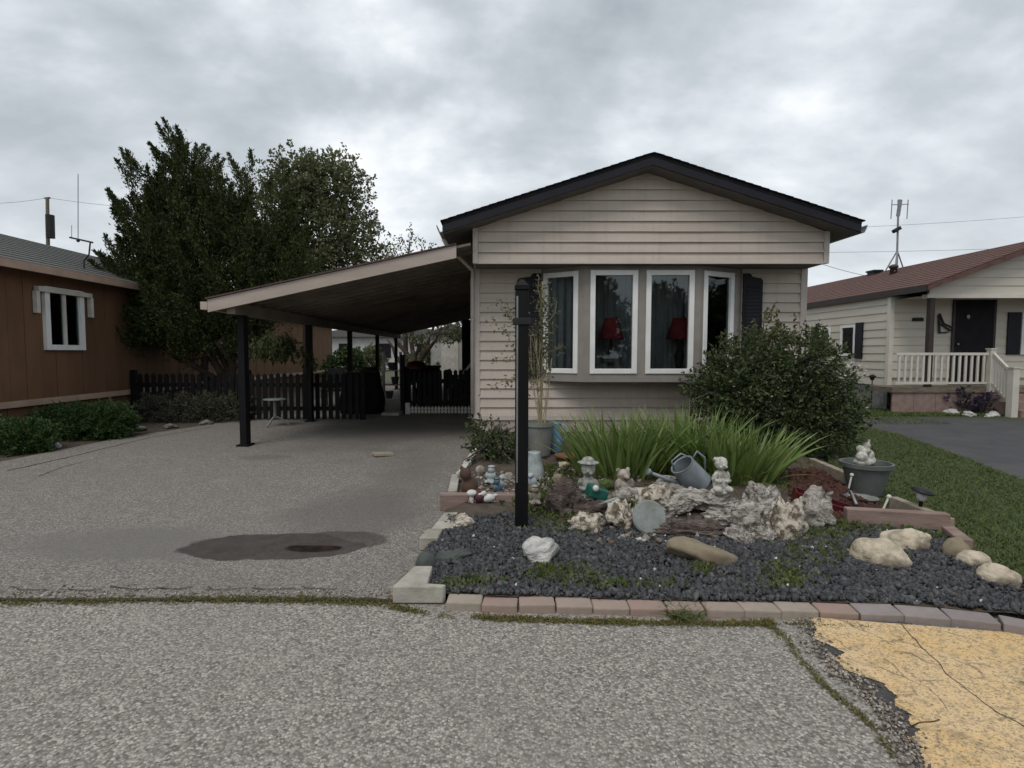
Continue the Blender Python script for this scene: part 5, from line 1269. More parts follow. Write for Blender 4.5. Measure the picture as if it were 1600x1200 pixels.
for i in range(46):
    u = random.uniform(205, 375); a = G(u, random.uniform(648, 660)); e = a + Vector((random.uniform(-0.7, 0.7), random.uniform(0, 0.6), random.uniform(0.1, 0.55)))
    b.tube(limb(a, e, 4, 0.25), [0.012, 0.011, 0.009, 0.007, 0.003], 5)
tag(b.build('dead_branches', 'twig_gray'), 'tangle of bare grey branches lying through the brush pile', 'branches')
def rock(name, lab, u, v, size, mat, seed, place=bed, rz=0, cat='rock', rough=0.25, freq=1.6, ridged=0, angular=0.4, tilt=(0, 0), group=None, sub=4, sink=0.01, dz=0):
    p = place(u, v); me = rockmesh(size, seed, rough, freq, sub, ridged, 0, angular)
    o = link(name, me, mat, None, ridged > 0 or angular < 0.2); o.location = (p.x, p.y + size[1] * 0.42, p.z - sink + dz); o.rotation_euler = (tilt[0], tilt[1], rz)
    if not (ridged > 0 or angular < 0.2): me.polygons.foreach_set('use_smooth', [True] * len(me.polygons))
    return tag(o, lab, cat, group)
rock('white_stone', 'rounded white stone at the edge of the left driveway', 70, 702, (0.30, 0.24, 0.13), 'rock_white', 31, place=G)
for i, (u, lab) in enumerate(((190, 'flat grey border stone nearest the low juniper mound'), (212, 'pale border stone second from the low juniper mound'), (262, 'long flat border stone below the grey brush pile'), (320, 'small dark border stone at the right end of the brush pile'))):
    rock('border_stone', lab, u, 676 - 0.09 * (u - 190), (0.28, 0.2, 0.1), 'rock_gray', 40 + i, place=G)
# pale stones, statue and purple plant by the porch
for i, (u, v, lab) in enumerate(((1335, 640, 'white stone left of the small white statue by the cream home'), (1352, 641, 'white stone touching the small white statue base'), (1492, 648, 'pale stone at the left edge of the purple plant'), (1520, 651, 'pale stone in front of the purple plant'), (1555, 652, 'flat pale stone before the porch stair newel'))):
    rock('edging_stone', lab, u, v, (0.34, 0.22, 0.13), 'rock_white', 50 + i, place=G)
c = G(1382, 637)
blob('lawn_statue', [((0, 0, 0.06), (0.15, 0.12, 0.07)), ((0, 0, 0.22), (0.12, 0.10, 0.14)), ((0.02, 0, 0.38), (0.075, 0.075, 0.085)), ((-0.09, -0.03, 0.25), (0.04, 0.05, 0.1)), ((0.1, -0.03, 0.24), (0.04, 0.05, 0.1)), ((0.05, 0, 0.47), (0.02, 0.02, 0.05)), ((-0.02, 0, 0.47), (0.02, 0.02, 0.05))], 'statue_white', None, 0.012, c, 0.2)
tag(bpy.data.objects['lawn_statue'], 'small white seated rabbit statue beside the cream home', 'statue')
pb = G(1525, 648)
shrub('purple_plant', 'dark purple leaved plant in front of the porch skirt', pb + Vector((0, 0.3, 0)), [((pb.x, pb.y + 0.35, 0.22), (0.5, 0.3, 0.26)), ((pb.x + 0.3, pb.y + 0.3, 0.2), (0.3, 0.25, 0.22))], 130, dict(out=0.8, up=0.4, n=20, plen=(0.1, 0.25), prad=(0.05, 0.1), ll=(0.05, 0.1), lw=(0.025, 0.05), spread=0.7, lo=0.2, twigs=20), 'leaf_purple')
pb = G(1330, 646)
shrub('white_flower_bush', 'bush with white blossoms against the cream home side', pb + Vector((0, 0.3, 0)), [((pb.x - 0.1, pb.y + 0.6, 0.4), (0.5, 0.4, 0.4)), ((pb.x - 0.3, pb.y + 0.6, 0.6), (0.4, 0.3, 0.35))], 150, dict(out=0.8, up=0.3, n=16, plen=(0.1, 0.25), prad=(0.06, 0.1), ll=(0.05, 0.09), lw=(0.03, 0.05), spread=0.8, lo=0.2, twigs=20), 'leaf_shrub')
P, D = lobe_points([((at(1335, 575, pb.y + 0.4).x, pb.y + 0.35, 1.0), (0.22, 0.2, 0.18)), ((at(1322, 590, pb.y).x, pb.y + 0.3, 0.75), (0.25, 0.2, 0.2))], 130, 0.5)
leaves('blossom', P, D, 0.07, 0.06, 'petal_white', bpy.data.objects['white_flower_bush'])
ssl = thing('stake_light', 'small dark stake lamp on the lawn by the cream siding', 'lamp', G(1361, 640))
c = G(1361, 640); MB().tube([c, c + Vector((0, 0, 0.75))], 0.012, 6).build('stake', 'dark_metal', ssl)
MB().lathe(c + Vector((0, 0, 0.72)), [(0.03, 0), (0.06, 0.08), (0.09, 0.1), (0.02, 0.15)], 10).build('lamp_head', 'dark_metal', ssl)

# trees across the road, mirrored in the bay window panes
for i, (x, y0, h_, lab) in enumerate(((-7, -18, 6.0, 'leafy tree across the road reflected in the left centre bay pane'), (-1, -20, 5.0, 'smaller leafy tree across the road left of the tallest one'), (6.2, -19, 7.2, 'tallest leafy tree across the road reflected in the bay window'), (11.0, -20, 5.6, 'rounded leafy tree across the road reflected in the right centre pane'), (17, -21, 5.2, 'leafy tree across the road farthest to the right'), (-19, -4.8, 7.0, 'leafy tree down the road reflected in the left side bay pane'), (27, 2.2, 5.2, 'leafy tree past the cream home reflected in the right side bay pane'))):
    bs = Vector((x, y0, 0)); lob = [((x + random.uniform(-1.3, 1.3), bs.y + random.uniform(-1, 1), h_ * (0.22 + 0.085 * q)), (random.uniform(1.2, 1.9), 1.6, h_ * 0.2)) for q in range(8)]
    tree('roadside_tree', lab, bs, [(limb(bs, Vector(l[0]), 5, 0.1), [0.2, 0.16, 0.12, 0.09, 0.05, 0.02]) for l in lob], lob, 900,
         dict(out=0.7, up=0.3, n=24, plen=(0.3, 0.7), prad=(0.2, 0.35), ll=(0.16, 0.26), lw=(0.09, 0.15), spread=0.8, lo=0.2, twigs=60), 'leaf_shrub')

# ================================================================== FRONT BRICK EDGING
be = thing('brick_edging', 'row of weathered bricks edging the gravel bed along the road', 'edging', G(1100, 965))
path = [G(696, 953), G(800, 957), G(900, 960), G(1000, 963), G(1100, 965), G(1200, 967), G(1300, 968), G(1400, 973), G(1500, 980), G(1600, 994), G(1720, 1020)]
cum = [0]
for a, c in zip(path, path[1:]): cum.append(cum[-1] + (c - a).length)
def along(s):
    for i in range(len(path) - 1):
        if s <= cum[i + 1]: 
            q = (s - cum[i]) / (cum[i + 1] - cum[i]); return path[i].lerp(path[i + 1], q), (path[i + 1] - path[i]).normalized()
    return path[-1], (path[-1] - path[-2]).normalized()
bm_p = MB().obox((0, 0, 0), (0.194, 0.11, 0.06)).build('brick', 'brick_pink', be, bevel=0.009)
bm_g = MB().obox((0, 0, 0), (0.210, 0.12, 0.06)).build('brick', 'brick_gray', be, bevel=0.006)
s = 0.0; first = {bm_p: True, bm_g: True}
while s < cum[-1] - 0.2:
    src = bm_p if s < 2.05 else bm_g; ln_ = 0.198 if s < 2.05 else 0.213
    if 0.95 < s < 1.10 and False: s += 0.1
    p, d = along(s + ln_ / 2); nrm = Vector((-d.y, d.x, 0))
    if first[src]: o = src; first[src] = False
    else:
        o = src.copy(); COL.objects.link(o)
    o.parent = be; o.matrix_parent_inverse = Matrix.Translation(-Vector(be.location))
    o.location = p + nrm * 0.055 + Vector((0, random.uniform(-0.008, 0.008), 0.014 + random.uniform(-0.005, 0.005)))
    o.rotation_euler = (random.uniform(-0.05, 0.05), random.uniform(-0.03, 0.03), math.atan2(d.y, d.x) + random.uniform(-0.05, 0.05))
    s += ln_ * random.uniform(0.985, 1.02)
# concrete corner block and edging blocks up the left side
def block(pts, z0, z1, mat, name, lab, cat='edging block', bev=0.008):
    b = MB().prism([(p.x, p.y) for p in pts], 'z', z0, z1)
    return tag(b.build(name, mat, bevel=bev), lab, cat)
block([G(613, 945), G(692, 945), G(697, 925, 0.06), G(668, 923, 0.06), G(676, 895, 0.06), G(648, 895, 0.06)], 0.006, 0.105, 'concrete', 'corner_block', 'pale concrete L shaped corner block at the left front of the bed')
block([G(655, 862), G(684, 862), G(692, 836, 0.05), G(668, 836, 0.05)], 0.006, 0.10, 'concrete', 'edging_block', 'pale concrete edging block behind the dark green stone')
block([G(672, 842), G(732, 834), G(742, 806, 0.03), G(694, 808, 0.03)], 0.006, 0.07, 'concrete', 'edging_tray', 'flat pale concrete tray holding a holey rock by the driveway')
block([G(700, 783), G(714, 783), G(718, 755), G(706, 755)], 0.004, 0.10, 'concrete', 'edging_block', 'mossy edging block left of the brown figurine on the driveway side')
for i, (a, c, lab) in enumerate((((712, 760), (726, 735), 'white edging block nearest the brown figurine'), ((724, 737), (740, 714), 'white edging block farther up beside the small shrub'))):
    block([G(a[0], a[1]), G(a[0] + 12, a[1]), G(c[0] + 9, c[1]), G(c[0], c[1])], 0.004, 0.12, 'white_old', 'edging_block', lab)
def timber(a, c, h, wd, mat, lab, z0=0.02, name='edging_timber'):
    a, c = Vector((a.x, a.y, 0)), Vector((c.x, c.y, 0)); d = (c - a); m_ = (a + c) / 2
    b = MB().obox((m_.x, m_.y, z0 + h / 2), (d.length, wd, h), (0, 0, math.atan2(d.y, d.x)))
    return tag(b.build(name, mat, bevel=0.008), lab, 'edging timber')
timber(G(688, 797), G(810, 797), 0.15, 0.10, 'timber_red', 'reddish edging timber behind the left gravel, in front of the figurines', 0.0)
timber(G(800, 795), G(828, 793), 0.12, 0.08, 'timber_gray', 'short grey edging timber end behind the black post', 0.02)
timber(bed(1320, 815), bed(1480, 834), 0.13, 0.08, 'timber_red', 'reddish edging timber between gravel and mulch at right', 0.05)
timber(G(1395, 800), G(1484, 838), 0.12, 0.07, 'timber_gray', 'pale edging timber running from the grey planter to the bed corner', 0.02)
timber(G(1268, 738), G(1345, 774), 0.12, 0.07, 'timber_gray', 'pale edging timber behind the mulch left of the grey planter', 0.05)
timber(G(1478, 838), G(1508, 862), 0.08, 0.09, 'timber_red', 'short edging timber at the corner beside the cream rocks', 0.01)

# ================================================================== ROCKS IN THE BED
rock('angular_rock', 'white angular quartz rock lying on the slate chippings', 853, 884, (0.34, 0.24, 0.20), 'rock_white', 5, rz=0.35, angular=1.2, rough=0.07, tilt=(0, -0.28))
rock('long_rock', 'long tan rounded rock in the middle of the gravel', 1100, 884, (0.44, 0.22, 0.17), 'rock_tan', 8, rz=-0.18, angular=0.3, rough=0.12, tilt=(0, 0.16))
rock('cream_rock', 'elongated cream rock at the right front of the gravel', 1384, 888, (0.33, 0.20, 0.17), 'rock_cream', 12, rz=-0.45, angular=0, rough=0.13, tilt=(0, 0.2))
rock('cream_rock', 'flat cream rock behind the elongated one, near the timber corner', 1428, 862, (0.34, 0.20, 0.14), 'rock_cream', 17, rz=0.05, angular=0, rough=0.2)
rock('border_rock', 'tan rock beside the timber corner at the right bed edge', 1506, 874, (0.16, 0.14, 0.13), 'rock_tan', 21, angular=0, rough=0.15)
rock('border_rock', 'pinkish flat rock in the middle of the right bed edge', 1533, 888, (0.18, 0.13, 0.10), 'rock_cream', 22, rz=-0.7, angular=0, rough=0.15)
rock('border_rock', 'grey cream rock nearest the right photo edge of the bed', 1572, 918, (0.20, 0.14, 0.12), 'rock_cream', 23, rz=-0.7, angular=0, rough=0.15)
rock('green_stone', 'dark green round stone on the left concrete edging', 664, 896, (0.13, 0.12, 0.13), 'rock_green', 25, angular=0, rough=0.1, place=lambda u, v: G(u, v, 0.03))
rock('green_rock', 'dark green flat rock on the gravel beside the round green stone', 708, 882, (0.24, 0.17, 0.10), 'rock_green', 26, angular=0.7, rough=0.12)
rock('tray_rock', 'cream rock with a dark hole sitting on the concrete tray', 720, 829, (0.20, 0.15, 0.12), 'rock_holey', 28, ridged=0.22, rough=0.2)
rock('holey_rock', 'cream pitted rock left of the mossy rock in the rockery', 915, 834, (0.29, 0.16, 0.15), 'rock_holey', 61, ridged=0.32, rough=0.3, freq=2.0)
rock('mossy_rock', 'greenish pitted rock left of the round stone disc', 976, 830, (0.27, 0.22, 0.22), 'rock_holey', 64, ridged=0.3, rough=0.3, freq=2.2, rz=0.5)
rock('pitted_rock', 'tall cream pitted rock right of the driftwood root', 1236, 848, (0.26, 0.2, 0.30), 'rock_holey', 67, ridged=0.28, rough=0.3, freq=2)
rock('pitted_rock', 'leaning brown grey rock at the right end of the rockery', 1268, 828, (0.34, 0.22, 0.32), 'driftwood', 69, ridged=0.25, rough=0.3, freq=2, tilt=(0, 0.3))
rock('pitted_rock', 'small pale rock behind the round stone disc', 1030, 803, (0.34, 0.2, 0.24), 'rock_holey', 70, ridged=0.25, rough=0.3, freq=2)
rock('soil_rock', 'grey rock under the tipped watering can', 1062, 790, (0.44, 0.26, 0.22), 'driftwood', 72, ridged=0.22, rough=0.25)
rock('soil_rock', 'pinkish brown rock below the grey capped statue', 880, 806, (0.36, 0.26, 0.27), 'driftwood_dark', 74, ridged=0.3, rough=0.3, freq=2)
rock('soil_rock', 'dark reddish rock under the green glazed box', 930, 806, (0.4, 0.2, 0.12), 'driftwood_dark', 75, ridged=0.25, rough=0.25)
rock('soil_rock', 'small pink rock right of the white vase', 872, 758, (0.13, 0.1, 0.12), 'rock_tan', 76)
rock('soil_rock', 'grey brown rock below the bear statue', 985, 785, (0.42, 0.2, 0.13), 'driftwood', 77, ridged=0.22, rough=0.25)
# weathered driftwood root: a knuckled trunk with several limbs
def driftwood(name, lab, pieces, mat, seed):
    c = bed(*pieces[0][:2]); t_ = thing(name, lab, 'driftwood', c)
    for i, (u, v, sz, rz, tl, dz) in enumerate(pieces):
        p = bed(u, v); me = rockmesh((sz[0], sz[1], sz[2] * 0.85), seed + i * 3, 0.34, 1.7, 5, 0.24, 0, 0)
        me.transform(Matrix.Translation((p.x, p.y + sz[1] * 0.4, p.z - 0.02 + dz)) @ Euler((0, tl, rz)).to_matrix().to_4x4())
        link('root_trunk' if i == 0 else 'root_limb', me, mat, t_, True)
    return t_
driftwood('driftwood_root', 'large bleached driftwood root lying across the rockery', [(1180, 838, (0.36, 0.24, 0.30), 0.5, 0.35, 0), (1110, 806, (0.56, 0.18, 0.17), -0.12, 0.14, 0.06), (1195, 806, (0.34, 0.2, 0.26), 0.3, 0.3, 0.04), (1200, 848, (0.17, 0.15, 0.15), 0.9, 0.4, 0), (1158, 850, (0.20, 0.14, 0.13), -0.5, 0.5, 0.0), (1060, 806, (0.34, 0.16, 0.14), 0.35, -0.25, 0.04), (1140, 828, (0.34, 0.14, 0.12), 0.1, 0.1, 0.05)], 'driftwood', 81)
driftwood('driftwood_log', 'dark curved driftwood log beneath the bleached root', [(1100, 842, (0.62, 0.16, 0.15), -0.05, 0.08, 0), (1050, 836, (0.24, 0.16, 0.13), 0.3, -0.2, 0)], 'driftwood_dark', 91)
tag(MB().tube([bed(1020, 758) + Vector((0, 0, 0.10)), bed(1050, 768) + Vector((0, 0, 0.13)), bed(1085, 780) + Vector((0, 0, 0.12))], [0.012, 0.016, 0.02], 7).build('driftwood_stick', 'driftwood', smooth=True), 'thin grey driftwood stick left of the watering can', 'stick')
# round stone disc standing on edge
c = bed(1018, 838)
dm = MB().lathe((0, 0, 0), [(0.118, -0.022), (0.128, -0.012), (0.130, 0.012), (0.118, 0.024)], 30).build('stone_disc', 'disc_stone', bevel=0.004)
dm.location = c + Vector((0, 0.07, 0.115)); dm.rotation_euler = (R(68), 0, 0.1); tag(dm, 'round grey stone disc leaning upright against the rockery', 'stone disc')

# ================================================================== STATUES AND ORNAMENTS
def cherub(name, lab, u, v, h, mat, rz=0, hat=False, dz=0):
    p = bed(u, v) + Vector((0, 0, dz)); k = h / 0.36
    parts = [((0, 0, 0.03), (0.085, 0.075, 0.035)), ((0, 0, 0.10), (0.07, 0.06, 0.07)), ((0, 0.005, 0.17), (0.06, 0.045, 0.06)), ((0, 0, 0.225), (0.025, 0.025, 0.03)),
             ((0, -0.006, 0.285), (0.056, 0.054, 0.06)), ((0, -0.062, 0.275), (0.010, 0.012, 0.011)), ((-0.022, -0.052, 0.26), (0.016, 0.012, 0.014)), ((0.022, -0.052, 0.26), (0.016, 0.012, 0.014)),
             ((-0.062, -0.015, 0.17), (0.022, 0.024, 0.05), (0.3, 0.3, 0)), ((0.062, -0.015, 0.17), (0.022, 0.024, 0.05), (0.3, -0.3, 0)),
             ((-0.045, -0.05, 0.135), (0.035, 0.022, 0.02)), ((0.045, -0.05, 0.135), (0.035, 0.022, 0.02)),
             ((-0.05, -0.05, 0.06), (0.035, 0.06, 0.03)), ((0.05, -0.05, 0.06), (0.035, 0.06, 0.03))]
    for i in range(12):
        a = i * 0.52; parts.append(((0.046 * math.cos(a), 0.012 + 0.045 * math.sin(a), 0.316 + 0.006 * math.sin(i * 2.2)), 0.015))
    if hat: parts += [((0, 0, 0.335), (0.085, 0.08, 0.014)), ((0, 0, 0.352), (0.05, 0.05, 0.03))]
    o = blob(name, parts, mat, None, 0.005, p + Vector((0, 0.05, -0.01)), rz, k)
    return tag(o, lab, 'statue')
cherub('cherub_statue', 'whitish curly haired cherub statue right of the watering can', 1128, 806, 0.33, 'statue_white', 0.15, False, 0.17)
st_ = cherub('capped_statue', 'grey garden statue with a flat cap left of the green box', 920, 790, 0.40, 'statue_grey', -0.2, True)
c = bed(934, 800)
gbx = thing('glazed_box', 'green glazed box with white lid knob below the capped statue', 'box', c)
MB().obox(c + Vector((0, 0.06, 0.15)), (0.17, 0.11, 0.10), (0.1, 0.35, 0.3)).build('box_body', 'glaze_green', gbx, bevel=0.015)
MB().ball(c + Vector((-0.02, -0.01, 0.20)), 0.028).build('lid_knob', 'white_glaze', gbx, smooth=True)
MB().bar(c + Vector((-0.04, -0.05, 0.06)), c + Vector((0.16, -0.02, 0.12)), 0.025, 0.02).build('base_rim', 'pale_blue', gbx)
p = bed(975, 780)
o = blob('bear_statue', [((0, 0, 0.09), (0.085, 0.07, 0.09)), ((0, -0.01, 0.2), (0.07, 0.062, 0.062)), ((-0.055, 0, 0.25), (0.026, 0.018, 0.026)), ((0.055, 0, 0.25), (0.026, 0.018, 0.026)), ((0, -0.065, 0.19), (0.03, 0.028, 0.024)), ((-0.075, -0.03, 0.12), (0.03, 0.035, 0.05)), ((0.075, -0.03, 0.12), (0.03, 0.035, 0.05)), ((-0.05, -0.06, 0.03), (0.035, 0.05, 0.03)), ((0.05, -0.06, 0.03), (0.035, 0.05, 0.03))], 'statue_beige', None, 0.007, p + Vector((0, 0.05, 0.02)), 0.35, 0.92)
tag(o, 'beige seated bear statue between the capped statue and watering can', 'statue')
rock('yellow_flowerpot_stone', 'yellow green lichen covered stone right of the capped statue', 948, 765, (0.14, 0.1, 0.10), 'leaf_weed', 99, angular=0, cat='stone')
# tipped galvanised watering can
p = bed(1096, 790) + Vector((0, 0.10, 0.16))
wc = thing('watering_can', 'galvanised watering can tipped over among the iris leaves', 'watering can', p)
mt = Matrix.Translation(p) @ Euler((R(10), R(-40), R(0))).to_matrix().to_4x4()
def wpart(b, nm, smooth=True):
    b.v = [tuple(mt @ Vector(q)) for q in b.v]; return b.build(nm, 'galvanised', wc, smooth=smooth)
wpart(MB().lathe((0, 0, 0), [(0.125, 0), (0.128, 0.006), (0.118, 0.12), (0.105, 0.235), (0.108, 0.245), (0.09, 0.242), (0.088, 0.10)], 28), 'can_body', False)
wpart(MB().tube([(-0.10, 0, 0.10), (-0.18, 0, 0.22), (-0.25, 0, 0.36)], [0.028, 0.02, 0.014], 10), 'spout')
wpart(MB().lathe((-0.255, 0, 0.37), [(0.014, -0.01), (0.032, 0.025), (0.028, 0.03)], 14, (0, R(-25), 0)), 'rose')
wpart(MB().tube([(0.10, 0, 0.22), (0.17, 0, 0.25), (0.19, 0, 0.16), (0.12, 0, 0.05)], 0.009, 8), 'handle')
wpart(MB().tube([(-0.09, 0, 0.24), (-0.05, 0, 0.33), (0.05, 0, 0.33), (0.09, 0, 0.24)], 0.008, 8), 'top_handle')
# figurines in the left pocket of the bed
def figure(name, lab, u, v, parts, mat, sc=1.0, rz=0, cat='figurine', vx=0.006):
    p = bed(u, v); o = blob(name, parts, mat, None, vx, p + Vector((0, 0.03, -0.005)), rz, sc); return tag(o, lab, cat)
mush = [((0, 0, 0.04), (0.028, 0.028, 0.05)), ((0, 0, 0.10), (0.055, 0.055, 0.035))]
duck = [((0, 0, 0.045), (0.075, 0.045, 0.042)), ((-0.055, 0, 0.10), (0.034, 0.03, 0.032)), ((-0.095, 0, 0.095), (0.02, 0.014, 0.008)), ((0.075, 0, 0.065), (0.03, 0.02, 0.014)), ((-0.04, 0, 0.075), (0.024, 0.022, 0.03))]
bird = [((0, 0, 0.07), (0.05, 0.042, 0.055)), ((-0.01, -0.015, 0.135), (0.034, 0.032, 0.032)), ((-0.01, -0.055, 0.13), (0.008, 0.016, 0.008)), ((0.035, 0.03, 0.05), (0.045, 0.02, 0.018), (0, 0.5, 0.4)), ((0, 0, 0.015), (0.04, 0.04, 0.015))]
sit = [((0, 0, 0.03), (0.06, 0.05, 0.03)), ((0, 0, 0.08), (0.042, 0.036, 0.05)), ((0, -0.005, 0.15), (0.036, 0.034, 0.036)), ((-0.045, -0.02, 0.09), (0.016, 0.02, 0.035)), ((0.045, -0.02, 0.09), (0.016, 0.02, 0.035)), ((0, 0, 0.185), (0.04, 0.04, 0.012)), ((-0.03, -0.045, 0.03), (0.02, 0.035, 0.018)), ((0.03, -0.045, 0.03), (0.02, 0.035, 0.018))]
figure('mushroom_ornament', 'white domed ornament at the left end of the reddish timber', 737, 786, mush, 'white_glaze', 0.85, 0.4)
figure('duck_figurine', 'white duck figurine on the reddish timber right of the domed ornament', 763, 786, duck, 'white_glaze', 0.9, 0.5)
figure('gazing_ball', 'small white ball ornament nearest the black post on the timber', 794, 781, [((0, 0, 0.03), 0.03)], 'white_glaze', 1.0, cat='ornament')
figure('frog_figurine', 'blue green glazed figurine in the centre of the left pocket', 776, 776, sit, 'glaze_blue', 0.9, 0.7)
figure('gnome_figurine', 'pale blue seated figurine behind the blue green one', 768, 757, sit, 'pale_blue', 0.95, -0.5)
figure('bird_figurine', 'pale blue bird figurine left of the black post', 783, 766, bird, 'pale_blue', 0.9, 1.1)
figure('round_ornament', 'cream round ornament at the back of the left pocket', 750, 742, [((0, 0, 0.05), 0.05), ((0, 0, 0.01), (0.04, 0.04, 0.015))], 'statue_beige', 1.0, cat='ornament')
figure('shell_ornament', 'beige shell shaped ornament right at the pocket back', 792, 752, [((0, 0, 0.03), (0.06, 0.04, 0.04)), ((0.03, 0, 0.06), (0.03, 0.03, 0.03)), ((-0.04, 0, 0.04), (0.03, 0.03, 0.035))], 'statue_beige', 1.0, cat='ornament')
figure('clay_figurine', 'brown clay animal figurine beside the driveway edging', 733, 775, [((0, 0, 0.08), (0.075, 0.06, 0.08)), ((-0.03, -0.03, 0.19), (0.05, 0.05, 0.05)), ((-0.06, -0.03, 0.235), (0.016, 0.012, 0.025)), ((-0.005, -0.03, 0.24), (0.016, 0.012, 0.025)), ((0.05, 0, 0.03), (0.06, 0.06, 0.035))], 'brown_clay', 1.1)
figure('maroon_pot_frog', 'dark maroon glazed figurine between the white ornaments', 750, 787, [((0, 0, 0.05), (0.05, 0.05, 0.055)), ((0.02, 0, 0.10), (0.035, 0.035, 0.03))], 'maroon', 1.0)
figure('white_stone_figure', 'pinkish white lying lamb figurine on the edging blocks', 722, 752, [((0, 0, 0.05), (0.09, 0.05, 0.05)), ((-0.07, 0, 0.09), (0.04, 0.035, 0.035)), ((0.02, 0, 0.08), (0.06, 0.045, 0.04))], 'statue_white', 1.0, 1.2)
# white tapered vase and its small blue bird
p = bed(836, 750)
vs = thing('white_vase', 'white upside-down tapered vase beside the black post', 'vase', p)
MB().lathe(p + Vector((0, 0.08, 0.0)), [(0.105, 0), (0.108, 0.01), (0.085, 0.14), (0.062, 0.25), (0.066, 0.27), (0.055, 0.275), (0.01, 0.27)], 24).build('vase_body', 'pale_blue', vs, smooth=True)
figure('blue_bird_figurine', 'small white and blue bird figurine before the tapered vase', 832, 764, bird, 'pale_blue', 0.95, -0.4)
figure('cream_frog_figurine', 'cream lumpy figurine in the weeds right of the black post', 836, 790, sit, 'statue_beige', 0.9, 0.2)
# stout planter with the climbing plant
p = bed(843, 716); p = Vector((p.x, p.y + 0.15, p.z))
po = thing('planter_pot', 'grey planter pot against the skirting holding the climber', 'pot', p)
MB().lathe(p, [(0.13, 0), (0.14, 0.02), (0.17, 0.36), (0.185, 0.37), (0.185, 0.42), (0.165, 0.42), (0.16, 0.36)], 26).build('pot_body', 'pot_gray', po, smooth=False)
MB().lathe(p + Vector((0, 0, 0.36)), [(0.155, 0), (0.1, 0.02), (0.01, 0.03)], 18).build('potting_soil', 'soil', po)
cv = thing('climbing_plant', 'wispy climbing plant on bamboo canes beside the bay window', 'plant', p + Vector((0, 0, 0.38)))
Yv = p.y
for (ua, va), (ub, vb) in (((846, 672), (848, 440)), ((850, 672), (862, 560)), ((842, 672), (838, 520))):
    MB().tube([at(ua, va, Yv), at(ub, vb, Yv + 0.05)], 0.009, 6).build('cane', 'bamboo', cv)
stm = []; b = MB()
for u, v, sg in ((852, 450, 4), (846, 470, 4), (865, 500, 4), (760, 500, 4), (772, 560, 4), (790, 600, 4), (762, 610, 4), (880, 540, 4), (785, 480, 4), (842, 430, 4), (858, 520, 4), (778, 470, 4), (798, 540, 4), (800, 470, 3), (870, 470, 3)):
    mid = at(846 + (u - 846) * 0.25, 560 + (v - 560) * 0.4, Yv); end = at(u, v, Yv - random.uniform(0, 0.2))
    pts = limb(at(846, 668, Yv), mid, 3, 0.1) + limb(mid, end, sg, 0.2)[1:]; b.tube(pts, 0.004, 5); stm.append(pts)
b.build('vine_stem', 'bamboo', cv)
C, D = [], []
for pts in stm:
    for a, c in zip(pts[2:], pts[3:]):
        for _ in range(13): C.append(a.lerp(c, random.random()) + Vector((random.gauss(0, .035), random.gauss(0, .03), random.gauss(0, .04)))); D.append((random.gauss(0, 1), random.gauss(0, 0.6), random.gauss(-0.5, 0.6)))
C += [Vector(at(random.gauss(848, 8), random.uniform(440, 590), Yv)) + Vector((0, random.gauss(0, .05), 0)) for _ in range(330)]; D += [(random.gauss(0, 1), random.gauss(0, .6), random.gauss(-.3, .7)) for _ in range(330)]
n = len(C); leaves('foliage', np.array([tuple(c) for c in C]), np.array(D), rng.uniform(0.025, 0.06, n), rng.uniform(0.012, 0.03, n), 'leaf_vine', cv)
# light blue pitcher hung beside the pot
p = bed(868, 708) + Vector((0, 0.05, 0.0))
bl = thing('blue_pitcher', 'light blue pitcher standing beside the grey planter pot', 'pitcher', p)
MB().lathe(p, [(0.07, 0), (0.085, 0.03), (0.09, 0.16), (0.06, 0.26), (0.065, 0.36), (0.075, 0.38), (0.06, 0.375), (0.05, 0.27)], 20).build('pitcher_body', 'light_blue', bl, smooth=True)
MB().tube([p + Vector((0.06, 0, 0.35)), p + Vector((0.13, 0, 0.33)), p + Vector((0.14, 0, 0.2)), p + Vector((0.085, 0, 0.12))], 0.012, 8).build('handle', 'light_blue', bl, smooth=True)
p = bed(890, 722)
tr_ = MB().lathe(p + Vector((0, 0.08, 0)), [(0.11, 0), (0.16, 0.05), (0.17, 0.07), (0.155, 0.065), (0.1, 0.02)], 22).build('terracotta_dish', 'terracotta', smooth=True)
tag(tr_, 'terracotta dish on the soil right of the blue pitcher', 'dish')
rock('soil_rock', 'small cream rock in front of the terracotta dish', 882, 730, (0.14, 0.1, 0.07), 'rock_cream', 95)
# wide grey planter on the right with pale figurine
p = G(1370, 775, 0.05); p = Vector((p.x, p.y + 0.16, 0.03))
gp_ = thing('wide_planter', 'wide grey planter bowl at the right edge of the bed', 'planter', p)
MB().lathe(p, [(0.13, 0), (0.14, 0.012), (0.20, 0.26), (0.225, 0.27), (0.228, 0.31), (0.205, 0.31), (0.19, 0.24)], 30).build('bowl', 'pot_dark', gp_)
MB().lathe(p + Vector((0, 0, 0.26)), [(0.185, 0), (0.1, 0.015), (0.01, 0.02)], 18).build('potting_soil', 'soil', gp_)
p2 = p + Vector((-0.03, 0, 0.27))
o = blob('planter_figurine', [((0, 0, 0.04), (0.09, 0.06, 0.045)), ((-0.04, -0.02, 0.09), (0.05, 0.045, 0.045)), ((0.05, 0, 0.10), (0.045, 0.045, 0.05)), ((0.0, 0, 0.14), (0.06, 0.05, 0.03)), ((0.03, 0, 0.18), (0.032, 0.03, 0.032)), ((-0.04, 0, 0.16), (0.035, 0.03, 0.03)), ((0.07, -0.02, 0.05), (0.03, 0.03, 0.04)), ((0.05, 0, 0.22), (0.012, 0.012, 0.02))], 'statue_white', None, 0.006, p2, 0.2, 1.1)
tag(o, 'whitish figurine of huddled animals sitting in the wide grey planter', 'figurine')
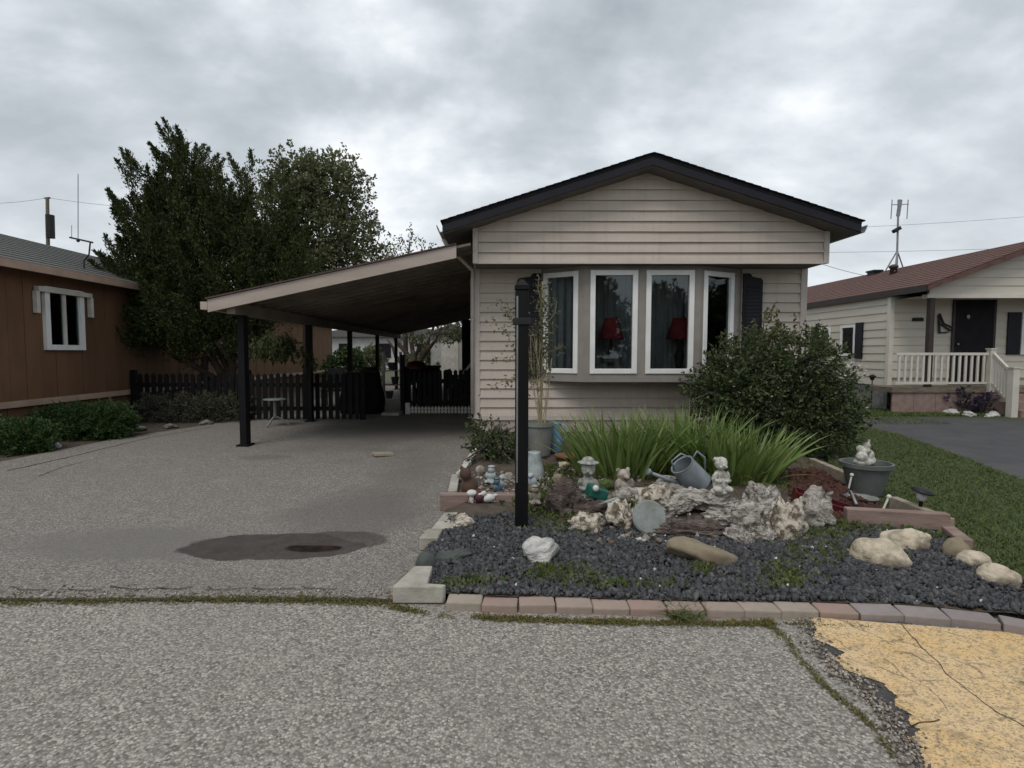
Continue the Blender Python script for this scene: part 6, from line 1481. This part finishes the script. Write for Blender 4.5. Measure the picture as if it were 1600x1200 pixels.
# solar stake light
p = G(1436, 812, 0.03)
sl_ = thing('solar_light', 'black solar stake light at the right bed edge', 'garden light', p)
MB().tube([p + Vector((0, 0, -0.03)), p + Vector((0.01, 0, 0.17))], 0.014, 8).build('stake', 'black_paint', sl_)
MB().lathe(p + Vector((0.012, 0, 0.16)), [(0.028, 0), (0.036, 0.03), (0.036, 0.055), (0.03, 0.06)], 16).build('lens', 'white_glaze', sl_, smooth=True)
MB().lathe(p + Vector((0.015, 0, 0.222)), [(0.03, 0), (0.08, 0.008), (0.083, 0.018), (0.05, 0.04), (0.01, 0.045)], 20, (0.15, 0.2, 0)).build('cap', 'dark_metal', sl_, smooth=True)
# thin stakes, red tray, small ornaments
for (u0, v0), (u1, v1), lab in (((1373, 812), (1389, 776), 'thin white leaning stake in front of the wide planter'), ((1325, 768), (1331, 742), 'thin white stake left of the wide planter')):
    a = bed(u0, v0); c = at(u1, v1, a.y)
    k = thing('garden_stake', lab, 'stake', a); MB().tube([a, c], 0.008, 6).build('rod', 'white_old', k); MB().ball(c, 0.018).build('finial', 'white_old', k)
p = bed(1300, 806)
rt = thing('red_wagon_planter', 'dark red long planter tray lying among the mulch', 'planter', p)
dr_ = Euler((0.1, 0.28, -0.35)).to_matrix().to_4x4(); mt = Matrix.Translation(p + Vector((0, 0.12, 0.07))) @ dr_
def rpart(b, nm, mat): b.v = [tuple(mt @ Vector(q)) for q in b.v]; b.build(nm, mat, rt, bevel=0.004)
rpart(MB().box(-0.22, 0.22, -0.07, 0.07, -0.04, -0.03), 'tray_base', 'red_paint')
for a in ((-0.22, 0.22, -0.08, -0.07, -0.04, 0.04), (-0.22, 0.22, 0.07, 0.08, -0.04, 0.04), (-0.23, -0.22, -0.08, 0.08, -0.04, 0.04), (0.22, 0.23, -0.08, 0.08, -0.04, 0.04)): rpart(MB().box(*a), 'tray_side', 'red_paint')
rpart(MB().box(-0.18, 0.0, -0.082, -0.0805, 0.005, 0.035), 'white_stripe', 'white_glaze')
p = bed(1355, 790)
dsh = MB().lathe(p + Vector((0, 0.08, 0)), [(0.10, 0), (0.13, 0.05), (0.14, 0.055), (0.12, 0.045), (0.08, 0.02)], 20).build('grey_dish', 'pot_gray', smooth=True); tag(dsh, 'shallow grey dish on the mulch below the wide planter', 'dish')
tag(MB().tube([bed(1318, 792) + Vector((0, 0, 0.09)), bed(1328, 790) + Vector((0, 0, 0.12)), bed(1338, 800) + Vector((0, 0, 0.06))], 0.014, 7).build('hose_piece', 'metal_gray', smooth=True), 'curved grey pipe piece right of the red planter tray', 'pipe')
# black post
p = bed(815, 828)
bp = thing('black_post', 'tall black square post standing in front of the bay window', 'post', p)
pz = at(816, 452, p.y).z
MB().box(p.x - 0.049, p.x + 0.049, p.y, p.y + 0.09, -0.02, pz).build('post_shaft', 'post_black', bp, bevel=0.008)
MB().box(p.x - 0.043, p.x - 0.030, p.y - 0.006, p.y - 0.001, 0.42, pz - 0.05).build('metal_strip', 'metal_gray', bp)  # thin grey strip imitating the highlight along the post's left side
MB().lathe((p.x, p.y + 0.045, pz + 0.001), [(0.075, 0), (0.075, 0.03), (0.05, 0.045), (0.02, 0.075)], 4, (0, 0, math.pi / 4)).build('cap', 'post_black', bp)
for zz in (pz - 0.26,): MB().box(p.x - 0.066, p.x + 0.066, p.y - 0.012, p.y + 0.10, zz, zz + 0.05).build('clamp', 'dark_metal', bp, bevel=0.004)
MB().bar((p.x + 0.067, p.y + 0.04, pz - 0.235), (p.x + 0.12, p.y + 0.04, pz - 0.30), 0.03, 0.02).build('bracket', 'dark_metal', bp)

# ================================================================== PLANTS IN THE BED
def iris(lab, u, v, rx, ry, n, hlo, hhi, lean):
    p = bed(u, v); c = Vector((p.x, p.y + ry, p.z)); t_ = thing('iris_clump', lab, 'plant', c)
    a = rng.uniform(0, 2 * math.pi, n); r = np.sqrt(rng.uniform(0, 1, n))
    C = np.stack([c.x + r * np.cos(a) * rx, c.y + r * np.sin(a) * ry, np.full(n, c.z - 0.02)], 1)
    D = np.stack([np.cos(a) * r * lean, np.sin(a) * r * lean * 0.7, np.full(n, 1.0)], 1) + rng.normal(size=(n, 3)) * 0.15
    blades('leaves', C, D, rng.uniform(hlo, hhi, n), rng.uniform(0.026, 0.048, n), rng.uniform(0.0, 0.32, n), 'leaf_iris', t_, 6)
    dn = n // 6
    k = rng.choice(n, dn); blades('dry_leaves', C[k], D[k] + rng.normal(size=(dn, 3)) * 0.5, rng.uniform(0.25, 0.4, dn), rng.uniform(0.01, 0.018, dn), 0.9, 'leaf_moss', t_, 5)
iris('bright green iris clump on the left, behind the bear statue', 980, 752, 0.42, 0.26, 320, 0.5, 0.82, 0.5)
iris('bright green iris clump in the middle, behind the watering can', 1085, 748, 0.36, 0.25, 260, 0.55, 0.84, 0.35)
iris('bright green iris clump on the right, spreading below the corner shrub', 1165, 758, 0.38, 0.22, 300, 0.45, 0.72, 0.6)
# small shrub at the home corner
p = bed(770, 724)
L2 = [((p.x - 0.02, p.y + 0.25, p.z + 0.2), (0.26, 0.22, 0.24)), ((p.x + 0.12, p.y + 0.2, p.z + 0.13), (0.2, 0.18, 0.16)), ((p.x - 0.16, p.y + 0.25, p.z + 0.3), (0.12, 0.12, 0.14))]
shrub('small_shrub', 'small green shrub at the left corner of the beige home', p + Vector((0, 0.22, 0)), L2, 190, dict(out=0.8, up=0.4, n=14, plen=(0.06, 0.16), prad=(0.03, 0.06), ll=(0.025, 0.05), lw=(0.014, 0.028), spread=0.8, lo=0.3, twigs=30), 'leaf_shrub')
# weeds and ground cover
def weeds(px, n, hlo, hhi):
    C = []
    while len(C) < n:
        u0, u1, v0, v1 = px[rng.integers(len(px))]
        um, vm = (u0 + u1) / 2, (v0 + v1) / 2
        u, v = rng.normal(um, (u1 - u0) / 2.6), rng.normal(vm, (v1 - v0) / 3); p = bed(u, v)
        if p.y < 3.03 or p.x < xl(p.y): continue
        C.append((p.x, p.y, p.z))
    C = np.array(C); D = rng.normal(size=(n, 3)) * 0.7; D[:, 2] = np.abs(D[:, 2]) + 0.35
    return np.repeat(C, 4, 0) + rng.normal(size=(4 * n, 3)) * (0.012, 0.012, 0.0), np.repeat(D, 4, 0) + rng.normal(size=(4 * n, 3)) * 0.6, rng.uniform(hlo, hhi, 4 * n)
a1 = weeds([(840, 905, 725, 760), (830, 890, 765, 800), (828, 905, 790, 835), (1270, 1350, 805, 845), (1185, 1270, 735, 765), (940, 1010, 770, 800), (850, 900, 735, 790), (1240, 1330, 815, 850), (1390, 1460, 830, 850)], 1500, 0.02, 0.06)
a2 = weeds([(840, 900, 885, 910), (880, 960, 900, 935), (1180, 1250, 895, 930), (700, 760, 905, 925), (1210, 1250, 880, 935), (1000, 1080, 915, 935), (1240, 1330, 850, 880), (840, 880, 890, 905), (1090, 1110, 880, 900)], 1000, 0.014, 0.04)
for (C, D, L), nm, lab in ((a1, 'ground_cover', 'low green weeds growing between the rocks and ornaments'), (a2, 'gravel_weeds', 'patches of small weeds sprouting through the slate chippings')):
    D[:, 2] = np.abs(D[:, 2]) + 0.25; C[:, 2] += 0.012 if nm == 'gravel_weeds' else 0; stuff(leaves(nm, C, D, L, L * rng.uniform(0.35, 0.7, len(L)), 'leaf_weed'), lab, 'weeds')
# moss and grass along the joint and the brick edge
def strip(path_, n, wd, hlo, hhi, z=0.004, dens=None):
    C = []
    while len(C) < n:
        q = rng.uniform(0, len(path_) - 1.001); i = int(q); p = path_[i].lerp(path_[i + 1], q - i)
        dn = noise.noise(Vector((p.x * 2.1, p.y * 2.1, 7))) + 0.6 * noise.noise(Vector((p.x * 7, p.y * 7, 2)))
        if dn < rng.uniform(-0.6, 0.3): continue
        C.append((p.x + rng.normal() * 0.01, p.y + rng.normal() * wd, z))
    C = np.array(C); D = rng.normal(size=(n, 3)) * 0.9; D[:, 2] = np.abs(D[:, 2]) * 0.5 + 0.12
    return C, D, rng.uniform(hlo, hhi, n)
C, D, L = strip([G(-150, 944), G(100, 941), G(300, 938), G(470, 938), G(620, 944)], 6000, 0.024, 0.006, 0.022)
C2, D2, L2_ = strip([G(612, 950), G(700, 964), G(800, 968), G(900, 972), G(1000, 974), G(1100, 976), G(1210, 975)], 5200, 0.015, 0.008, 0.022)
C3, D3, L3 = strip([G(1195, 975), G(1225, 995), G(1250, 1030), G(1290, 1075), G(1345, 1120), G(1375, 1150), G(1400, 1190)], 900, 0.016, 0.006, 0.020)
C4, D4, L4 = strip([G(1225, 975), G(1300, 979), G(1400, 984), G(1500, 990)], 500, 0.006, 0.006, 0.016)
C = np.concatenate([C, C2, C3, C4]); D = np.concatenate([D, D2, D3, D4]); L = np.concatenate([L, L2_, L3, L4])
stuff(leaves('moss_strip', C, D, L, L * 0.45, 'leaf_moss'), 'strip of moss and weeds along the pavement joint and brick edging', 'moss')
C, D, L = strip([G(620, 925), G(640, 895), G(628, 935)], 60, 0.01, 0.02, 0.05); Cb, Db, Lb = strip([G(1050, 966), G(1060, 966), G(1100, 970)], 150, 0.02, 0.04, 0.11)
C = np.concatenate([C, Cb]); D = np.concatenate([D, Db]); D[:, 2] += 0.6; L = np.concatenate([L, Lb])
stuff(blades('grass_tufts', C, D, L, 0.005, 0.5, 'leaf_weed', None, 3), 'small grass tufts growing in front of the bricks and corner block', 'grass')
# loose grit along the broken paint edge and the pavement joint
C = []
for _ in range(900):
    q = A2[rng.integers(len(A2))]; C.append((q.x + rng.normal() * 0.03 + 0.01, q.y + rng.normal() * 0.02, 0.008))
for _ in range(700): C.append((rng.uniform(-4.5, -0.6), YJ + 0.10 + rng.normal() * 0.04, 0.006))
stuff(pebbles('loose_grit', np.array(C), rng.uniform(0.004, 0.014, len(C)), 'pocket_stone'), 'loose grit along the broken paint edge and pavement joint', 'grit')
# lawn grass
C = []
poly = [(p.x, p.y) for p in ra]
rax = [p.x for p in reversed(ra)]; ray_ = [p.y for p in reversed(ra)]
while len(C) < 42000:
    y = 3.05 + 9.0 * rng.uniform() ** 1.6; x0 = xr(y) if y < 7.0 else 4.6; x1 = float(np.interp(y, ray_, rax)) if y < ra[0].y else 9.0
    x = rng.uniform(x0, x1 + 0.03 * noise.noise(Vector((y * 8, 0, 0))))
    if (y > 6.8 and x < 4.4): continue
    C.append((x, y, 0.008))
C = np.array(C); n = len(C); D = rng.normal(size=(n, 3)) * 0.45; D[:, 2] = 1
stuff(blades('lawn_grass', C, D, rng.uniform(0.025, 0.06, n), 0.006, 0.5, 'leaf_grass', None, 2), 'short green lawn grass between the bed and the dark driveway', 'grass')
C = []
for i in range(9000):
    u = rng.uniform(1330, 1620); v = rng.uniform(641, 651); p = G(u, v); C.append((p.x, p.y, 0.004))
C = np.array(C); n = len(C); D = rng.normal(size=(n, 3)) * 0.4; D[:, 2] = 1
stuff(blades('porch_grass', C, D, rng.uniform(0.03, 0.08, n), 0.012, 0.4, 'leaf_grass', None, 2), 'strip of green grass before the cream home porch', 'grass')

# soil crumbs, shells and pebbles round the figurines
C = []
for _ in range(260):
    p = bed(rng.uniform(722, 812), rng.uniform(738, 786))
    if p.x > xl(p.y) + 0.06: C.append((p.x, p.y, p.z + 0.006))
stuff(pebbles('pocket_pebbles', np.array(C), rng.uniform(0.012, 0.035, len(C)), 'pocket_stone'), 'mixed pebbles and shells round the figurines left of the black post', 'pebbles')
C = []
for _ in range(420):
    u, v = ((rng.uniform(900, 1260), rng.uniform(775, 850)), (rng.uniform(840, 1000), rng.uniform(735, 800)))[rng.integers(2)]
    p = bed(u, v); C.append((p.x, p.y, p.z + 0.008))
stuff(pebbles('rockery_rubble', np.array(C), rng.uniform(0.015, 0.06, len(C)), 'pocket_stone'), 'small rubble and bark bits scattered through the rockery', 'rubble')
GROUPS = {'iris_clump': 'iris clumps behind the rockery', 'soil_rock': 'rocks of the rockery', 'pitted_rock': 'rocks of the rockery', 'border_rock': 'rocks along the right bed edge', 'cream_rock': 'cream rocks on the gravel', 'edging_block': 'edging blocks along the driveway', 'edging_timber': 'timbers edging the bed', 'utility_wire': 'overhead wires', 'roadside_tree': 'trees across the road', 'hedge_bush': 'bushes beyond the carport', 'low_juniper': 'low junipers by the brown home', 'picket_fence': 'black picket fences', 'curtain': 'curtains in the bay window', 'table_lamp': 'red lamps in the bay window', 'border_stone': 'stones edging the brown home planting', 'edging_stone': 'pale stones by the porch home', 'garden_stake': 'thin garden stakes'}
for o in list(COL.objects):
    k = o.name.split('.')[0]
    if o.parent is None and 'label' in o and k in GROUPS and 'group' not in o: o['group'] = GROUPS[k]
